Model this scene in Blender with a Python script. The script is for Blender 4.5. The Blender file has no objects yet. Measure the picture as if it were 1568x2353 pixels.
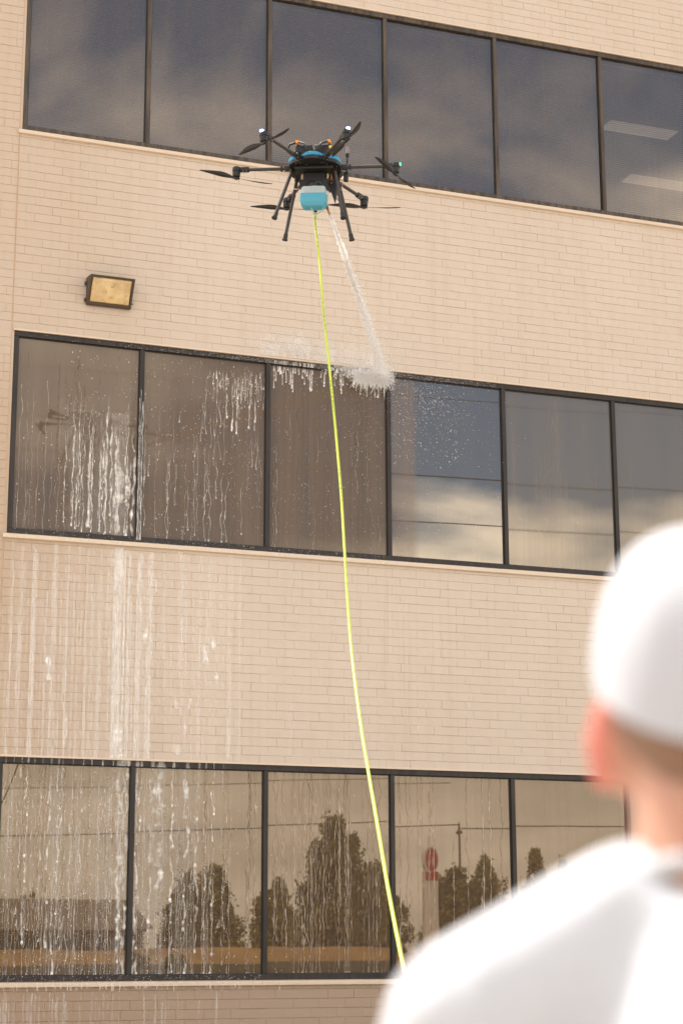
import bpy, bmesh, math, random
from mathutils import Vector, Matrix, noise
random.seed(7)
R = math.radians
C = bpy.context.scene.collection
scn = bpy.context.scene

# ------------------------------------------------------------------ camera, sky, sun, exposure
CAM = Vector((-3.4365, -19.967, 1.48))
RX = Vector((0.93807733, -0.34640745, -0.00357909))
UX = Vector((-0.07691862, -0.21834831, 0.9728348))
FX = Vector((0.33777871, 0.91231897, 0.23147278))
cd = bpy.data.cameras.new('camera')
cam = bpy.data.objects.new('camera', cd); C.objects.link(cam)
cd.sensor_fit = 'HORIZONTAL'; cd.sensor_width = 24.0; cd.lens = 4278.3 / 1568 * 24
cd.clip_start = 0.05; cd.clip_end = 6000
cd.dof.use_dof = True; cd.dof.focus_distance = 19.6; cd.dof.aperture_fstop = 3.5
m = Matrix((RX, UX, -FX)).transposed().to_4x4(); m.translation = CAM
cam.matrix_world = m
scn.camera = cam

SUN_EL = R(61); SUN_DIR = Vector((-0.42, 0.91, 0)).normalized()      # the sun stands behind the building, a little left
SUN_DIR = Vector((SUN_DIR.x*math.cos(SUN_EL), SUN_DIR.y*math.cos(SUN_EL), math.sin(SUN_EL)))
sd = bpy.data.lights.new('sun', 'SUN'); sd.energy = 4.2; sd.angle = R(0.53); sd.color = (1.0, 0.94, 0.85)
sun = bpy.data.objects.new('sun', sd); C.objects.link(sun)
sun.rotation_euler = SUN_DIR.to_track_quat('Z', 'Y').to_euler()
sun.location = (0, 10, 60)

w = bpy.data.worlds.new('World'); scn.world = w; w.use_nodes = True
nt = w.node_tree; nt.nodes.clear()
def N(t, **k):
    n = nt.nodes.new(t)
    for a, b in k.items(): setattr(n, a, b)
    return n
def L(a, b): nt.links.new(a, b)
def mth(op, a, b=None, c=None):
    n = N('ShaderNodeMath', operation=op)
    for i, v in enumerate((a, b, c)):
        if v is None: continue
        if isinstance(v, (int, float)): n.inputs[i].default_value = v
        else: L(v, n.inputs[i])
    return n.outputs[0]
sky = N('ShaderNodeTexSky', sky_type='NISHITA', sun_disc=False)
sky.sun_elevation = SUN_EL; sky.sun_rotation = math.atan2(SUN_DIR.x, SUN_DIR.y)
sky.altitude = 100; sky.air_density = 1.0; sky.dust_density = 5.0; sky.ozone_density = 1.0
tc = N('ShaderNodeTexCoord')
sp = N('ShaderNodeSeparateXYZ'); L(tc.outputs['Generated'], sp.inputs[0])
zz = mth('MAXIMUM', mth('ADD', sp.outputs[2], 0.22), 0.05)
cv = N('ShaderNodeCombineXYZ')
L(mth('DIVIDE', sp.outputs[0], zz), cv.inputs[0]); L(mth('DIVIDE', sp.outputs[1], zz), cv.inputs[1]); cv.inputs[2].default_value = 20.9
n1 = N('ShaderNodeTexNoise'); n1.inputs['Scale'].default_value = 1.7; n1.inputs['Detail'].default_value = 9; n1.inputs['Roughness'].default_value = 0.53
n1.inputs['Distortion'].default_value = 0.25
L(cv.outputs[0], n1.inputs['Vector'])
cr = N('ShaderNodeValToRGB'); cr.color_ramp.elements[0].position = 0.47; cr.color_ramp.elements[1].position = 0.60
el = N('ShaderNodeMapRange'); el.interpolation_type = 'SMOOTHSTEP'; el.inputs[1].default_value = 0.12; el.inputs[2].default_value = 0.275; el.inputs[3].default_value = 0.27; el.inputs[4].default_value = -0.035; L(sp.outputs[2], el.inputs[0])
L(mth('ADD', n1.outputs['Fac'], el.outputs[0]), cr.inputs[0])
n2 = N('ShaderNodeTexNoise'); n2.inputs['Scale'].default_value = 2.6; n2.inputs['Detail'].default_value = 6
L(cv.outputs[0], n2.inputs['Vector'])
cc = N('ShaderNodeValToRGB'); cc.color_ramp.elements[0].color = (9.6, 8.7, 7.5, 1); cc.color_ramp.elements[1].color = (15, 13.6, 11.8, 1)
cc.color_ramp.elements[0].position = 0.3; cc.color_ramp.elements[1].position = 0.72
L(n2.outputs['Fac'], cc.inputs[0])
n3 = N('ShaderNodeTexNoise'); n3.inputs['Scale'].default_value = 3.1; n3.inputs['Detail'].default_value = 7; n3.inputs['Roughness'].default_value = 0.58; n3.inputs['Distortion'].default_value = 0.6; L(cv.outputs[0], n3.inputs['Vector'])
cw = N('ShaderNodeValToRGB'); cw.color_ramp.elements[0].position = 0.46; cw.color_ramp.elements[1].position = 0.72; L(n3.outputs['Fac'], cw.inputs[0])
mw = N('ShaderNodeMix', data_type='RGBA'); hw = N('ShaderNodeMapRange'); hw.interpolation_type = 'SMOOTHSTEP'; hw.inputs[1].default_value = 0.29; hw.inputs[2].default_value = 0.37; L(sp.outputs[2], hw.inputs[0]); L(mth('MULTIPLY', mth('MULTIPLY', cw.outputs[0], hw.outputs[0]), 0.55), mw.inputs[0]); L(sky.outputs[0], mw.inputs[6]); mw.inputs[7].default_value = (10.5, 9.4, 8.2, 1)
mx = N('ShaderNodeMix', data_type='RGBA'); L(cr.outputs[0], mx.inputs[0]); L(mw.outputs[2], mx.inputs[6]); L(cc.outputs[0], mx.inputs[7])
bg = N('ShaderNodeBackground'); bg.inputs[1].default_value = 0.13; L(mx.outputs[2], bg.inputs[0])
wo = N('ShaderNodeOutputWorld'); L(bg.outputs[0], wo.inputs[0])

vs = scn.view_settings; vs.view_transform = 'Standard'; vs.look = 'None'; vs.gamma = 1.0; vs.exposure = 0.80
scn.cycles.max_bounces = 10; scn.cycles.transparent_max_bounces = 24; scn.cycles.caustics_reflective = False; scn.cycles.caustics_refractive = False

# ------------------------------------------------------------------ material helpers
def lin(h):
    h = h.lstrip('#'); v = [int(h[i:i+2], 16)/255 for i in (0, 2, 4)]
    return tuple(c/12.92 if c <= 0.04045 else ((c+0.055)/1.055)**2.4 for c in v)
def newmat(name):
    global nt
    m = bpy.data.materials.new(name); m.use_nodes = True; nt = m.node_tree; nt.nodes.clear(); return m
def out(sh):
    o = N('ShaderNodeOutputMaterial'); L(sh, o.inputs[0])
def coords(scale=(1, 1, 1), kind='Object'):
    t = N('ShaderNodeTexCoord'); mp = N('ShaderNodeMapping'); mp.inputs['Scale'].default_value = scale
    if kind == 'World':
        g = N('ShaderNodeNewGeometry'); L(g.outputs['Position'], mp.inputs[0])
    else: L(t.outputs[kind], mp.inputs[0])
    return mp.outputs[0]
def tex(vec, scale, detail=3, rough=0.5):
    n = N('ShaderNodeTexNoise'); n.inputs['Scale'].default_value = scale; n.inputs['Detail'].default_value = detail; n.inputs['Roughness'].default_value = rough
    L(vec, n.inputs['Vector']); return n.outputs['Fac']
def ramp(f, p0, p1, c0=(0, 0, 0), c1=(1, 1, 1)):
    n = N('ShaderNodeValToRGB'); e = n.color_ramp.elements
    e[0].position = p0; e[1].position = p1; e[0].color = (*c0, 1); e[1].color = (*c1, 1); L(f, n.inputs[0]); return n.outputs[0]
def mixc(f, a, b, mode='MIX'):
    n = N('ShaderNodeMix', data_type='RGBA', blend_type=mode)
    for i, v in ((0, f), (6, a), (7, b)):
        if isinstance(v, (int, float)): n.inputs[i].default_value = v
        elif isinstance(v, tuple): n.inputs[i].default_value = (*v, 1)
        else: L(v, n.inputs[i])
    return n.outputs[2]
def bump(h, s, d=0.01, nrm=None):
    b = N('ShaderNodeBump'); b.inputs['Strength'].default_value = s; b.inputs['Distance'].default_value = d; L(h, b.inputs['Height'])
    if nrm: L(nrm, b.inputs['Normal'])
    return b.outputs[0]
def pbsdf(col, rough=0.5, metal=0.0, nrm=None, **k):
    b = N('ShaderNodeBsdfPrincipled')
    for nm, v in [('Base Color', col), ('Roughness', rough), ('Metallic', metal)] + list(k.items()):
        i = b.inputs[nm]
        if isinstance(v, tuple): i.default_value = (*v, 1) if len(v) == 3 and i.type == 'RGBA' else v
        elif isinstance(v, (int, float)): i.default_value = v
        else: L(v, i)
    if nrm: L(nrm, b.inputs['Normal'])
    return b.outputs[0]
def mixs(f, a, b):
    n = N('ShaderNodeMixShader')
    if isinstance(f, (int, float)): n.inputs[0].default_value = f
    else: L(f, n.inputs[0])
    L(a, n.inputs[1]); L(b, n.inputs[2]); return n.outputs[0]
def simple(name, col, rough=0.5, metal=0.0, var=0.12, sc=8.0, bs=0.0, bsc=60.0, **k):
    m = newmat(name); v = coords()
    c = mixc(tex(v, sc, 4), tuple(x*(1-var) for x in col), tuple(min(1, x*(1+var)) for x in col))
    out(pbsdf(c, rough, metal, bump(tex(v, bsc, 4), bs) if bs else None, **k)); return m

# ------------------------------------------------------------------ mesh helpers
class MB:
    def __init__(s): s.v = []; s.f = []; s.a = []; s.smooth = False
    def add(s, vs, fs, a=None):
        o = len(s.v); s.v += [tuple(x) for x in vs]; s.f += [tuple(i+o for i in f) for f in fs]
        s.a += (a if a is not None else [1.0]*len(vs))
        return s
    def box(s, x0, x1, y0, y1, z0, z1):
        vs = [(x, y, z) for z in (z0, z1) for y in (y0, y1) for x in (x0, x1)]
        return s.add(vs, [(0, 2, 3, 1), (4, 5, 7, 6), (0, 1, 5, 4), (2, 6, 7, 3), (0, 4, 6, 2), (1, 3, 7, 5)])
    def cbox(s, x0, x1, y0, y1, z0, z1, b):                       # box with all edges chamfered
        bm = bmesh.new(); bmesh.ops.create_cube(bm, size=1)
        for v in bm.verts:
            v.co = ((x0+x1)/2+v.co.x*(x1-x0), (y0+y1)/2+v.co.y*(y1-y0), (z0+z1)/2+v.co.z*(z1-z0))
        bmesh.ops.bevel(bm, geom=bm.edges[:], offset=b, segments=2, affect='EDGES', profile=0.5)
        bm.verts.index_update()
        s.add([v.co[:] for v in bm.verts], [[v.index for v in f.verts] for f in bm.faces]); bm.free(); return s
    def tube(s, pts, rad, n=10, cap=True, ry=None):
        pts = [Vector(p) for p in pts]; k = len(pts)
        if not isinstance(rad, (list, tuple)): rad = [rad]*k
        t0 = (pts[1]-pts[0]).normalized()
        up = Vector((0, 0, 1)) if abs(t0.z) < 0.9 else Vector((1, 0, 0))
        a = t0.cross(up).normalized(); vs = []; fs = []
        for i, p in enumerate(pts):
            t = (pts[min(i+1, k-1)]-pts[max(i-1, 0)]).normalized()
            a = (a-t*a.dot(t)).normalized(); b = t.cross(a)
            for j in range(n):
                q = 2*math.pi*j/n
                vs.append(p+a*math.cos(q)*rad[i]+b*math.sin(q)*(ry[i] if ry else rad[i]))
        for i in range(k-1):
            for j in range(n):
                fs.append((i*n+j, i*n+(j+1) % n, (i+1)*n+(j+1) % n, (i+1)*n+j))
        if cap: fs += [tuple(range(n))[::-1], tuple((k-1)*n+j for j in range(n))]
        return s.add(vs, fs)
    def capsule(s, p0, p1, r0, r1, n=14):
        p0 = Vector(p0); p1 = Vector(p1); t = (p1-p0).normalized(); P = []; Rr = []
        for q in (0.05, 0.35, 0.7): P.append(p0-t*r0*math.cos(q*math.pi/2)); Rr.append(r0*math.sin(q*math.pi/2))
        P += [p0, p1]; Rr += [r0, r1]
        for q in (0.7, 0.35, 0.05): P.append(p1+t*r1*math.cos(q*math.pi/2)); Rr.append(r1*math.sin(q*math.pi/2))
        return s.tube(P, Rr, n)
    def lathe(s, prof, c=(0, 0, 0), n=20, sx=1, sy=1):
        vs = []; fs = []; k = len(prof)
        for r, z in prof:
            for j in range(n):
                q = 2*math.pi*j/n; vs.append((c[0]+r*sx*math.cos(q), c[1]+r*sy*math.sin(q), c[2]+z))
        for i in range(k-1):
            for j in range(n): fs.append((i*n+j, i*n+(j+1) % n, (i+1)*n+(j+1) % n, (i+1)*n+j))
        fs += [tuple(range(n))[::-1], tuple((k-1)*n+j for j in range(n))]
        return s.add(vs, fs)
    def ell(s, c, rx, ry, rz, n=16, k=10, rot=None):
        vs = []; fs = []
        for i in range(k+1):
            ph = math.pi*(0.02+0.96*i/k)-math.pi/2
            for j in range(n):
                q = 2*math.pi*j/n; v = Vector((rx*math.cos(ph)*math.cos(q), ry*math.cos(ph)*math.sin(q), rz*math.sin(ph)))
                if rot: v = rot @ v
                vs.append(Vector(c)+v)
        for i in range(k):
            for j in range(n): fs.append((i*n+j, i*n+(j+1) % n, (i+1)*n+(j+1) % n, (i+1)*n+j))
        fs += [tuple(range(n))[::-1], tuple(k*n+j for j in range(n))]
        return s.add(vs, fs)
    def prism(s, poly, z0, z1):
        n = len(poly)
        vs = [(x, y, z0) for x, y in poly]+[(x, y, z1) for x, y in poly]
        return s.add(vs, [tuple(range(n))[::-1], tuple(range(n, 2*n))]+[(i, (i+1) % n, n+(i+1) % n, n+i) for i in range(n)])
    def mesh(s, name, mat, smooth=False, attr=False):
        me = bpy.data.meshes.new(name); me.from_pydata(s.v, [], s.f)
        if mat: me.materials.append(mat)
        if attr:
            at = me.attributes.new('amount', 'FLOAT', 'POINT'); at.data.foreach_set('value', s.a)
        if smooth:
            me.polygons.foreach_set('use_smooth', [True]*len(me.polygons))
            if smooth != 'all':
                try: me.set_sharp_from_angle(angle=R(40))
                except Exception: pass
        me.update(); return me
    def build(s, name, mat, parent=None, smooth=False, attr=False):
        return link(name, s.mesh(name, mat, smooth, attr), parent)
def link(name, me, parent=None):
    o = bpy.data.objects.new(name, me); C.objects.link(o)
    if parent: o.parent = parent
    return o
def tag(o, label=None, cat=None, group=None, kind=None):
    if label: o['label'] = label
    if cat: o['category'] = cat
    if group: o['group'] = group
    if kind: o['kind'] = kind
    return o
def empty(name, loc=(0, 0, 0), rz=0, parent=None):
    o = bpy.data.objects.new(name, None); C.objects.link(o); o.location = loc; o.rotation_euler.z = rz; o.empty_display_size = 0.2
    if parent: o.parent = parent
    return o
def B(*a): return MB().box(*a)

# ------------------------------------------------------------------ materials of the setting
def brick_mat(name, wet=False, k=1.0):
    m = newmat(name); v = coords(kind='World'); vst = coords((9, 9, 0.35), 'World')
    base = mixc(tex(v, 0.55, 4), (0.560*k, 0.480*k, 0.402*k), (0.640*k, 0.568*k, 0.492*k))
    base = mixc(mth('MULTIPLY', tex(v, 14, 5, 0.6), 0.22), base, (0.55*k, 0.43*k, 0.31*k))
    oi = N('ShaderNodeObjectInfo'); gi = N('ShaderNodeNewGeometry')
    rnd = mth('ADD', mth('MULTIPLY', oi.outputs['Random'], 0.5), mth('MULTIPLY', gi.outputs['Random Per Island'], 0.5))
    base = mixc(mth('MULTIPLY', rnd, 0.16), base, (0.50*k, 0.385*k, 0.285*k))
    px_ = N('ShaderNodeSeparateXYZ'); L(v, px_.inputs[0])                     # damp, washed-over left of the wall, with lens falloff painted in
    wet_falloff_ = N('ShaderNodeMapRange'); wet_falloff_.interpolation_type = 'SMOOTHSTEP'; wet_falloff_.inputs[1].default_value = 3.3; wet_falloff_.inputs[2].default_value = 0.6; L(mth('ADD', px_.outputs[0], mth('MULTIPLY', tex(coords((3, 3, 0.5), 'World'), 1, 5), 1.2)), wet_falloff_.inputs[0])
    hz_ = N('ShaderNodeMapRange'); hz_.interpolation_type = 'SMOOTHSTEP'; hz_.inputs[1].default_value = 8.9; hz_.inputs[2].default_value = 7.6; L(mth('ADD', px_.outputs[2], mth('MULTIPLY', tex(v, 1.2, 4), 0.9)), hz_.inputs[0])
    base = mixc(mth('MULTIPLY', mth('MULTIPLY', wet_falloff_.outputs[0], mth('ADD', mth('MULTIPLY', hz_.outputs[0], 0.5), 0.5)), 0.85), base, (0.455*k, 0.345*k, 0.252*k))
    plinth_wet_shade_ = N('ShaderNodeMapRange'); plinth_wet_shade_.interpolation_type = 'SMOOTHSTEP'; plinth_wet_shade_.inputs[1].default_value = 1.5; plinth_wet_shade_.inputs[2].default_value = 1.3; L(mth('ADD', px_.outputs[2], mth('MULTIPLY', tex(coords((4, 4, 1), 'World'), 1, 4), 0.25)), plinth_wet_shade_.inputs[0])
    base = mixc(mth('MULTIPLY', plinth_wet_shade_.outputs[0], 0.8), base, (0.335*k, 0.232*k, 0.158*k))       # wet plinth, with the shade near the ground painted in
    base = mixc(mth('MULTIPLY', ramp(tex(vst, 1.0, 4), 0.50, 0.78), 0.16), base, (0.40, 0.27, 0.175))
    base = mixc(mth('MULTIPLY', ramp(tex(v, 38, 2), 0.70, 0.76), 0.35), base, (0.33, 0.22, 0.14))
    nb = bump(tex(v, 5.5, 5, 0.6), 0.45, 0.02); nb = bump(tex(v, 70, 3), 0.16, 0.006, nb)
    out(pbsdf(base, 0.62, 0, nb)); return m
M = {}
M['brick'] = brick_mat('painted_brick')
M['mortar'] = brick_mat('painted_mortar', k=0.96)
M['trim'] = simple('painted_trim', (0.66, 0.55, 0.43), 0.5, var=0.08, sc=5, bs=0.12, bsc=25)
M['caulk'] = simple('caulk', (0.50, 0.35, 0.24), 0.7)
def frame_mat(name, c, dust):
    m = newmat(name); v = coords(kind='World'); vs_ = coords((14, 14, 1.2), 'World')
    col = mixc(mth('MULTIPLY', ramp(tex(vs_, 1.5, 5), 0.35, 0.75), dust), c, (0.24, 0.175, 0.12))
    out(pbsdf(col, mixc(tex(v, 6, 4), (0.36,)*3, (0.6,)*3), 0.3, bump(tex(v, 120, 2), 0.08))); return m
M['frame'] = frame_mat('dark_bronze_frame', (0.020, 0.017, 0.017), 0.10)
M['frame_dusty'] = frame_mat('dusty_bronze_frame', (0.045, 0.036, 0.029), 0.45)
M['gasket'] = simple('gasket', (0.02, 0.02, 0.02), 0.5)
def glass_mat(name, refl, film, film_lo, film_hi, film_col, rough=0.0, trans=0.35, tint=(0.93, 0.86, 0.78), hz=0.0, edge=None):
    """tinted pane: mirror-like coating + see-through glass, with a film of dirt and soapy water over it"""
    m = newmat(name); w_ = coords(kind='World'); st = coords((5.5, 5.5, 0.20), 'World'); st2 = coords((34, 34, 0.5), 'World')
    wav = bump(tex(w_, 0.8, 1), 0.035, 0.010)
    g = N('ShaderNodeBsdfGlossy'); g.inputs['Color'].default_value = (*tint, 1); g.inputs['Roughness'].default_value = rough; L(wav, g.inputs['Normal'])
    t = N('ShaderNodeBsdfTransparent'); t.inputs[0].default_value = (trans*0.92, trans*0.84, trans*0.76, 1)
    lw = N('ShaderNodeLayerWeight'); lw.inputs[0].default_value = 0.22
    fr = mth('ADD', mth('MULTIPLY', lw.outputs['Fresnel'], 0.8), refl)
    base = mixs(fr, t.outputs[0], g.outputs[0])
    f = mth('ADD', mth('MULTIPLY', ramp(tex(st, 1, 5, 0.6), 0.25, 0.78), 0.55), mth('MULTIPLY', ramp(tex(st2, 1, 4), 0.3, 0.75), 0.45))
    f = mth('MULTIPLY', f, ramp(tex(w_, 0.8, 4), 0.2, 0.7, (0.55,)*3, (1,)*3))
    fa = mth('ADD', mth('MULTIPLY', f, film_hi-film_lo), film_lo)
    if edge is not None:                                            # a washed-clear area with a ragged upright border
        s_ = N('ShaderNodeSeparateXYZ'); L(w_, s_.inputs[0])
        e_ = mth('ADD', s_.outputs[0], mth('MULTIPLY', tex(coords((9, 9, 0.8), 'World'), 1, 4), 0.16))
        mr = N('ShaderNodeMapRange'); mr.inputs[1].default_value = edge; mr.inputs[2].default_value = edge+0.10
        mr.inputs[3].default_value = 1.0; mr.inputs[4].default_value = 0.34; L(e_, mr.inputs[0]); fa = mth('MULTIPLY', fa, mr.outputs[0])
    d = N('ShaderNodeBsdfDiffuse')
    dc = mixc(tex(st, 0.8, 4), film_col, tuple(x*0.62 for x in film_col)); L(dc, d.inputs[0])
    out(mixs(fa, base, d.outputs[0])); return m
M['glass_top'] = glass_mat('glass_dusty_upper', 0.19, 1, 0.05, 0.24, (0.27, 0.21, 0.155), 0.03, 0.80, (0.95, 0.86, 0.74))
M['glass_wet'] = glass_mat('glass_wet_middle', 0.12, 1, 0.50, 0.82, (0.255, 0.190, 0.136), 0.03, 0.30)
M['glass_clear'] = glass_mat('glass_washed', 0.28, 1, 0.40, 0.72, (0.30, 0.225, 0.165), 0.0, 0.25, (1.0, 0.90, 0.76), edge=4.95)
M['glass_dry'] = glass_mat('glass_dry_middle', 0.28, 1, 0.24, 0.50, (0.34, 0.27, 0.195), 0.02, 0.28, (0.95, 0.84, 0.70))
M['glass_low'] = glass_mat('glass_wet_lower', 0.165, 1, 0.22, 0.50, (0.285, 0.205, 0.137), 0.006, 0.22, (0.95, 0.80, 0.63))
M['blind'] = simple('blind_slat', (0.74, 0.68, 0.60), 0.5)
M['interior'] = simple('interior_wall', (0.25, 0.22, 0.19), 0.8)
m = newmat('light_panel'); e = N('ShaderNodeEmission'); e.inputs[0].default_value = (1, 0.93, 0.84, 1); e.inputs[1].default_value = 0.32; out(e.outputs[0]); M['panel'] = m
M['roof'] = simple('roofing', (0.3, 0.29, 0.28), 0.9)

# ------------------------------------------------------------------ ground behind the camera and in front of the wall
def asphalt(name, c, sc=30):
    m = newmat(name); v = coords(kind='World')
    col = mixc(tex(v, 0.25, 5), tuple(x*0.8 for x in c), tuple(x*1.2 for x in c)); col = mixc(mth('MULTIPLY', tex(v, sc, 3), 0.4), col, tuple(x*0.6 for x in c))
    out(pbsdf(col, 0.9, 0, bump(tex(v, 90, 3), 0.4, 0.01))); return m
M['ground'] = asphalt('dry_ground', (0.30, 0.24, 0.16), 6)
M['concrete'] = asphalt('pale_concrete', (0.40, 0.35, 0.29))
M['road'] = asphalt('asphalt', (0.055, 0.052, 0.05))
m = newmat('dry_grass'); v = coords(kind='World')
_c = mixc(ramp(tex(v, 0.35, 5), 0.3, 0.7), (0.24, 0.145, 0.06), (0.48, 0.30, 0.12)); _c = mixc(mth('MULTIPLY', ramp(tex(v, 3.0, 5, 0.7), 0.5, 0.7), 0.5), _c, (0.20, 0.13, 0.05))
out(pbsdf(_c, 0.95, 0, bump(tex(v, 9, 4), 0.8, 0.06))); M['drygrass'] = m
M['white_paint'] = simple('road_paint', (0.75, 0.74, 0.7), 0.7)
tag(B(-1500, 1500, -1500, 1500, -0.6, -0.02).build('ground', M['ground']), kind='structure')
tag(B(-40, 60, -29, -3.02, -0.3, 0.0).build('parking_lot', M['concrete']), kind='structure')
tag(B(-40, 60, -3.0, 0.0, -0.3, -0.03).build('added_dark_bed', asphalt('dark_bed', (0.09, 0.06, 0.04), 20)), kind='structure')  # unseen dark strip, added to cut ground bounce and darken the plinth
kb = B(-40, 60, -29.35, -29.0, -0.3, 0.13); tag(kb.build('kerb', M['concrete']), kind='structure')
tag(B(-200, 200, -43.0, -29.35, -0.3, 0.004).build('road', M['road']), kind='structure')
mk = MB()
for i in range(-20, 24): mk.box(i*6.0, i*6.0+3, -36.2, -36.08, 0.0, 0.008)
tag(mk.build('road_markings', M['white_paint']), kind='structure')
def bank():
    mb = MB(); xs = [-140+i*2.0 for i in range(141)]
    prof = [(-46.3, 0.95), (-46.6, 1.22), (-48.0, 1.58), (-50, 1.66), (-60, 1.68), (-75, 1.70), (-400, 1.8)]
    for x in xs:
        for (y, z) in prof:
            wv = 0.30*noise.noise((x*0.16, y*0.1, 3))+0.14*noise.noise((x*0.7, y*0.4, 1))
            if y < -47: wv += 0.12*math.sin(x*0.11)
            mb.v.append((x, y, z+wv)); mb.a.append(1)
    k = len(prof)
    for i in range(len(xs)-1):
        for j in range(k-1): mb.f.append((i*k+j, i*k+j+1, (i+1)*k+j+1, (i+1)*k+j))
    return mb
M['verge'] = asphalt('dark_verge', (0.075, 0.062, 0.042), 9)
vg = MB().add([(-140, -43.0, -0.02), (140, -43.0, -0.02), (140, -44.4, 1.02), (-140, -44.4, 1.02), (140, -47.0, 1.26), (-140, -47.0, 1.26)], [(0, 1, 2, 3), (3, 2, 4, 5)])
tag(vg.build('verge', M['verge']), kind='structure')
tag(bank().build('dry_grass_bank', M['drygrass'], smooth='all'), kind='structure')

# ------------------------------------------------------------------ the office building
BW = 1.524                                    # one window bay
ROWS = [(1.2155, 3.5545), (6.0031, 8.3456), (10.7931, 13.0982)]
X0, X1 = 0.0388, 0.0388+8*BW                  # window bands
WL, WR, ZT = -2.2, 13.2, 15.05
bld = tag(empty('office_building', (5.5, 0, 0)), 'beige painted brick office block with three bands of dark tinted windows', 'building')
OFF = Vector((-5.5, 0, 0))
def bp(mb, name, mat, parent=bld, smooth=False, attr=False):       # geometry in world coordinates under the building
    mb.v = [(x-5.5, y, z) for x, y, z in mb.v] if parent is bld else mb.v
    return mb.build(name, mat, parent, smooth, attr)
# mortar core of the wall, band by band, with openings left for the windows
core = MB(); prev = -0.3
for z0, z1 in ROWS:
    core.box(X0, X1, 0.0048, 0.3, prev, z0); prev = z1
core.box(X0, X1, 0.0048, 0.3, prev, ZT)
core.box(WL, X0, 0.0048, 0.3, -0.3, ZT); core.box(X1, WR, 0.0048, 0.3, -0.3, ZT)
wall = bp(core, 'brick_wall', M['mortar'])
wall_side = MB(); wall_side.box(WL, WL+0.3, 0.302, 12, -0.3, ZT); wall_side.box(WR-0.3, WR, 0.302, 12, -0.3, ZT); wall_side.box(WL, WR, 12.002, 12.3, -0.3, ZT)
bp(wall_side, 'rear_wall', M['mortar'])
bp(B(WL-0.05, WR+0.05, -0.06, 0.36, ZT+0.002, ZT+0.12), 'parapet_coping', M['frame_dusty'])
bp(B(WL+0.3, WR-0.3, 0.302, 12, ZT-0.7, ZT-0.4), 'roof', M['roof'])

# bricks: 4 x 12 inch utility bricks, painted over
PH = 0.1021; PL = 0.3048
def brick_mesh(L_, kind):
    b = 0.0030; h = PH-0.0038; mb = MB(); rr = random.Random(kind*17+int(L_*1000)); j = lambda: rr.uniform(-0.0016, 0.0016)
    c = (0.0002, 0.0003, 0.0006, 0.0022)[kind]
    f = [(c, 0+j(), b), (L_-c, 0+j(), b), (L_-c, 0+j(), h-b), (c, 0+j(), h-b)]
    e = [(0, 0.004, 0), (L_, 0.004, 0), (L_, 0.004, h), (0, 0.004, h)]
    k = [(0, 0.0135, 0), (L_, 0.0135, 0), (L_, 0.0135, h), (0, 0.0135, h)]
    mb.add(f+e+k, [(0, 1, 2, 3)]+[(4+i, 4+(i+1) % 4, (i+1) % 4, i) for i in range(4)]+[(8+i, 8+(i+1) % 4, 4+(i+1) % 4, 4+i) for i in range(4)])
    return mb
spots = []
def course(z, xa, xb, off):
    x = xa-off; first = True
    while x < xb-0.004:
        a = max(x, xa); e = min(x+PL, xb); x += PL
        if e-a < 0.02: continue
        gap = random.choice((0.0003, 0.0003, 0.0004, 0.0004, 0.0006, 0.001, 0.0022))
        spots.append((a, z, round(e-a-gap, 3)))
offs = [0, 1/3, 2/3]; last = 0
zc = ROWS[0][0]-PH*16
while zc < ZT-0.05:
    zt = zc+PH
    last = random.choice([o for o in offs if o != last]); last2 = random.choice(offs)
    row = next((r for r in ROWS if zt > r[0]+0.02 and zc < r[1]-0.02), None)
    course(zc+0.004, WL, X0-0.036, last2*PL)
    if row is None: course(zc+0.004, X0-0.022, WR, last*PL)
    else: course(zc+0.004, X1, WR, last*PL)
    zc += PH
    # keep the courses in step with the head and sill of every band
    for z0, z1 in ROWS:
        if abs(zc-z1) < PH*0.5: zc = z1 if zc < z1 else z1
def inview(x, z):
    d = Vector((x, 0, z))-CAM; k = d.dot(FX); u = d.dot(RX)/k*4278.3/784; v = d.dot(UX)/k*4278.3/1176
    return abs(u) < 1.02 and abs(v) < 1.02 and not (u > 0.62 and v < -0.1) , k
sc_ = []
for s in spots:
    ok, k = inview(s[0]+s[2]/2, s[1]+0.05); sc_.append((0 if (ok and s[2] > 0.25) else 1, k, s))
sc_.sort(key=lambda t: (t[0], t[1]))
cache = {}
for i, (_, _, (x, z, l)) in enumerate(sc_[:300]):
    kd = random.randrange(4); key = (round(l, 3), kd)
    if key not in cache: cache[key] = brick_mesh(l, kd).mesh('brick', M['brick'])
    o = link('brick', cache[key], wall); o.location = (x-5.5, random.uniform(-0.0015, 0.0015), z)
rest = MB()
for (_, _, (x, z, l)) in sc_[300:]:
    bmsh = brick_mesh(l, random.randrange(4)); dy = random.uniform(-0.0015, 0.0015); tl = random.uniform(-0.0015, 0.0015)
    rest.add([(a+x-5.5, b+dy, c+z+(tl if a > l/2 else 0)) for a, b, c in bmsh.v], bmsh.f)
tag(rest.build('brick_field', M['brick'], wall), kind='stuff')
bp(B(X0-0.0345, X0-0.0235, 0.004, 0.02, ROWS[0][1]+0.3, ZT), 'control_joint', M['caulk'])

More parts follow.
